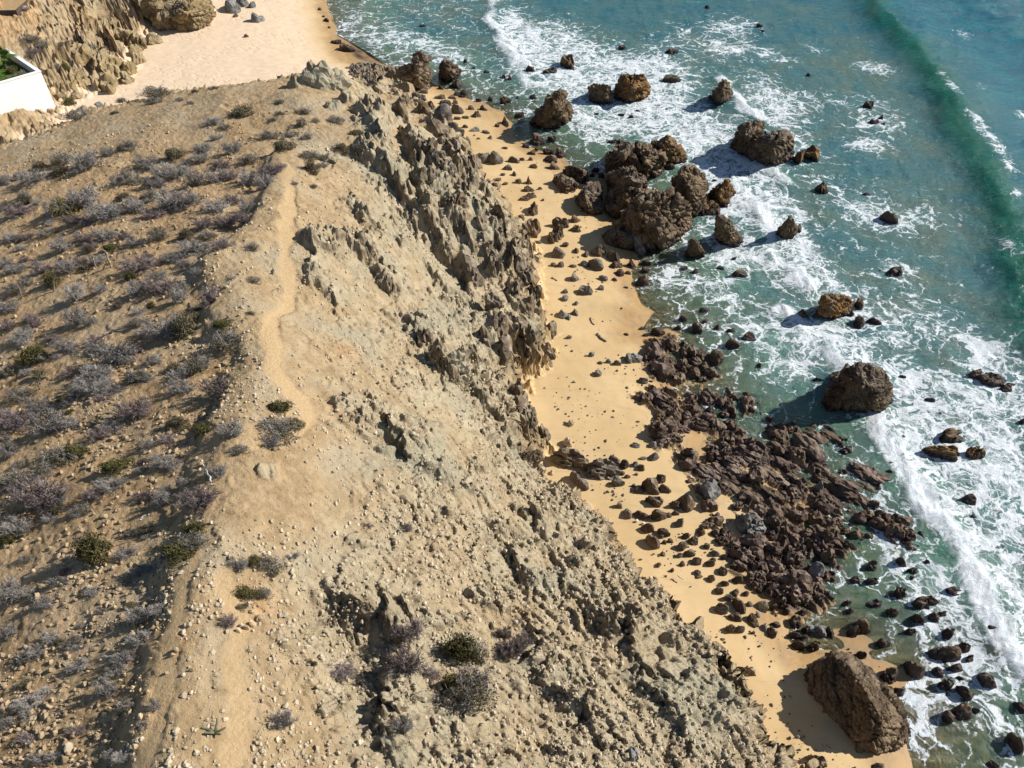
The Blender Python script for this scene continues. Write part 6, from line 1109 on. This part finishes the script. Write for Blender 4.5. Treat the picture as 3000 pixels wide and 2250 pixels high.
# ------------------------------------------------------------------ labels that single out each rock and bush, from what stands nearest
LMARK = {'rock': [("the twin pinnacles", 1220, 230), ("the notched offshore rock", 1315, 215), ("the pyramid-shaped stack", 1610, 330), ("the twin-peaked orange rock", 1850, 265), ("the lone pointed rock", 2110, 275), ("the joined dark stacks", 2240, 430),
                  ("the huge rounded stack", 1930, 640), ("the leaning fin rock", 2130, 670), ("the triangular rock", 2305, 680), ("the yellowish rounded rock", 2440, 910), ("the big dark dome", 2515, 1140), ("the awash diagonal reef", 2520, 1500), ("the pale grey perched boulder", 2395, 1690),
                  ("the broad main reef", 2200, 1480), ("the inner reef", 1990, 1150), ("the cliff-foot ledge", 1670, 1350), ("the largest wedge boulder", 2500, 2060), ("the longest driftwood log", 1760, 990), ("the craggy trio", 1680, 560), ("the cove cliff", 560, 60), ("the three mossy rocks", 2790, 1330), ("the far swell", 2800, 330), ("the greenish boulder", 1861, 1365), ("the white litter scraps", 1875, 1530), ("the pale upright boulder", 2235, 1790)],
         'bush': [("the white garden wall", 70, 270), ("the lone leaning post", 195, 450), ("the paired posts", 300, 760), ("the yellow-topped bush", 176, 640), ("the fallen log", 335, 975), ("the dense olive bush", 88, 1060), ("the largest purple bush", 108, 1500), ("the long-shadowed olive bush", 270, 1640), ("the path bend", 850, 1210), ("the leafiest hollow bush", 1350, 1980), ("the sprawling cactus", 620, 2140), ("the white crooked branch", 620, 1420), ("the white dead trunk", 612, 870), ("the headland tip", 1000, 300), ("the path's upper end", 700, 345), ("the short post stub", 137, 650), ("the far ridge edge", 420, 300), ("the cove cliff", 300, 180), ("the yellow-tan cholla", 278, 1240), ("the twisted leaning post", 60, 865), ("the pale curved branch", 330, 1935), ("the short white branch", 597, 1548), ("the shaded upright post", 158, 830), ("the white rock mound", 830, 1910)],
         'house': [("the white garden wall", 130, 290), ("the blue crate", 131, 300), ("the bright green bush", 197, 305)]}
ORD = ['first', 'second', 'third', 'fourth', 'fifth', 'sixth', 'seventh', 'eighth', 'ninth', 'tenth', 'eleventh', 'twelfth', 'thirteenth', 'fourteenth', 'fifteenth', 'sixteenth', 'seventeenth', 'eighteenth', 'nineteenth', 'twentieth'] + ['twenty-' + k for k in ('first', 'second', 'third', 'fourth', 'fifth', 'sixth', 'seventh', 'eighth', 'ninth')] + ['outermost'] * 40
grp_ = {}
for e in ROCKS:
    o, look, px, py, g, cat, near, W = e
    L = min(LMARK[near], key=lambda l: (l[1] - px) ** 2 + (l[2] - py) ** 2); dx, dy = px - L[1], py - L[2]
    side = ('right of' if dx > 0 else 'left of') if abs(dx) > abs(dy) else ('beyond' if dy < 0 else 'in front of')
    grp_.setdefault((look, L[0], side), []).append((math.hypot(dx, dy), e))
for (look, lm, side), es in grp_.items():
    es.sort(key=lambda q: q[0])
    for k, (_, e) in enumerate(es):
        tag(e[0], f"{look}, {ORD[k] + ' one ' if len(es) > 1 else ''}{side} {lm}", e[5], e[4])
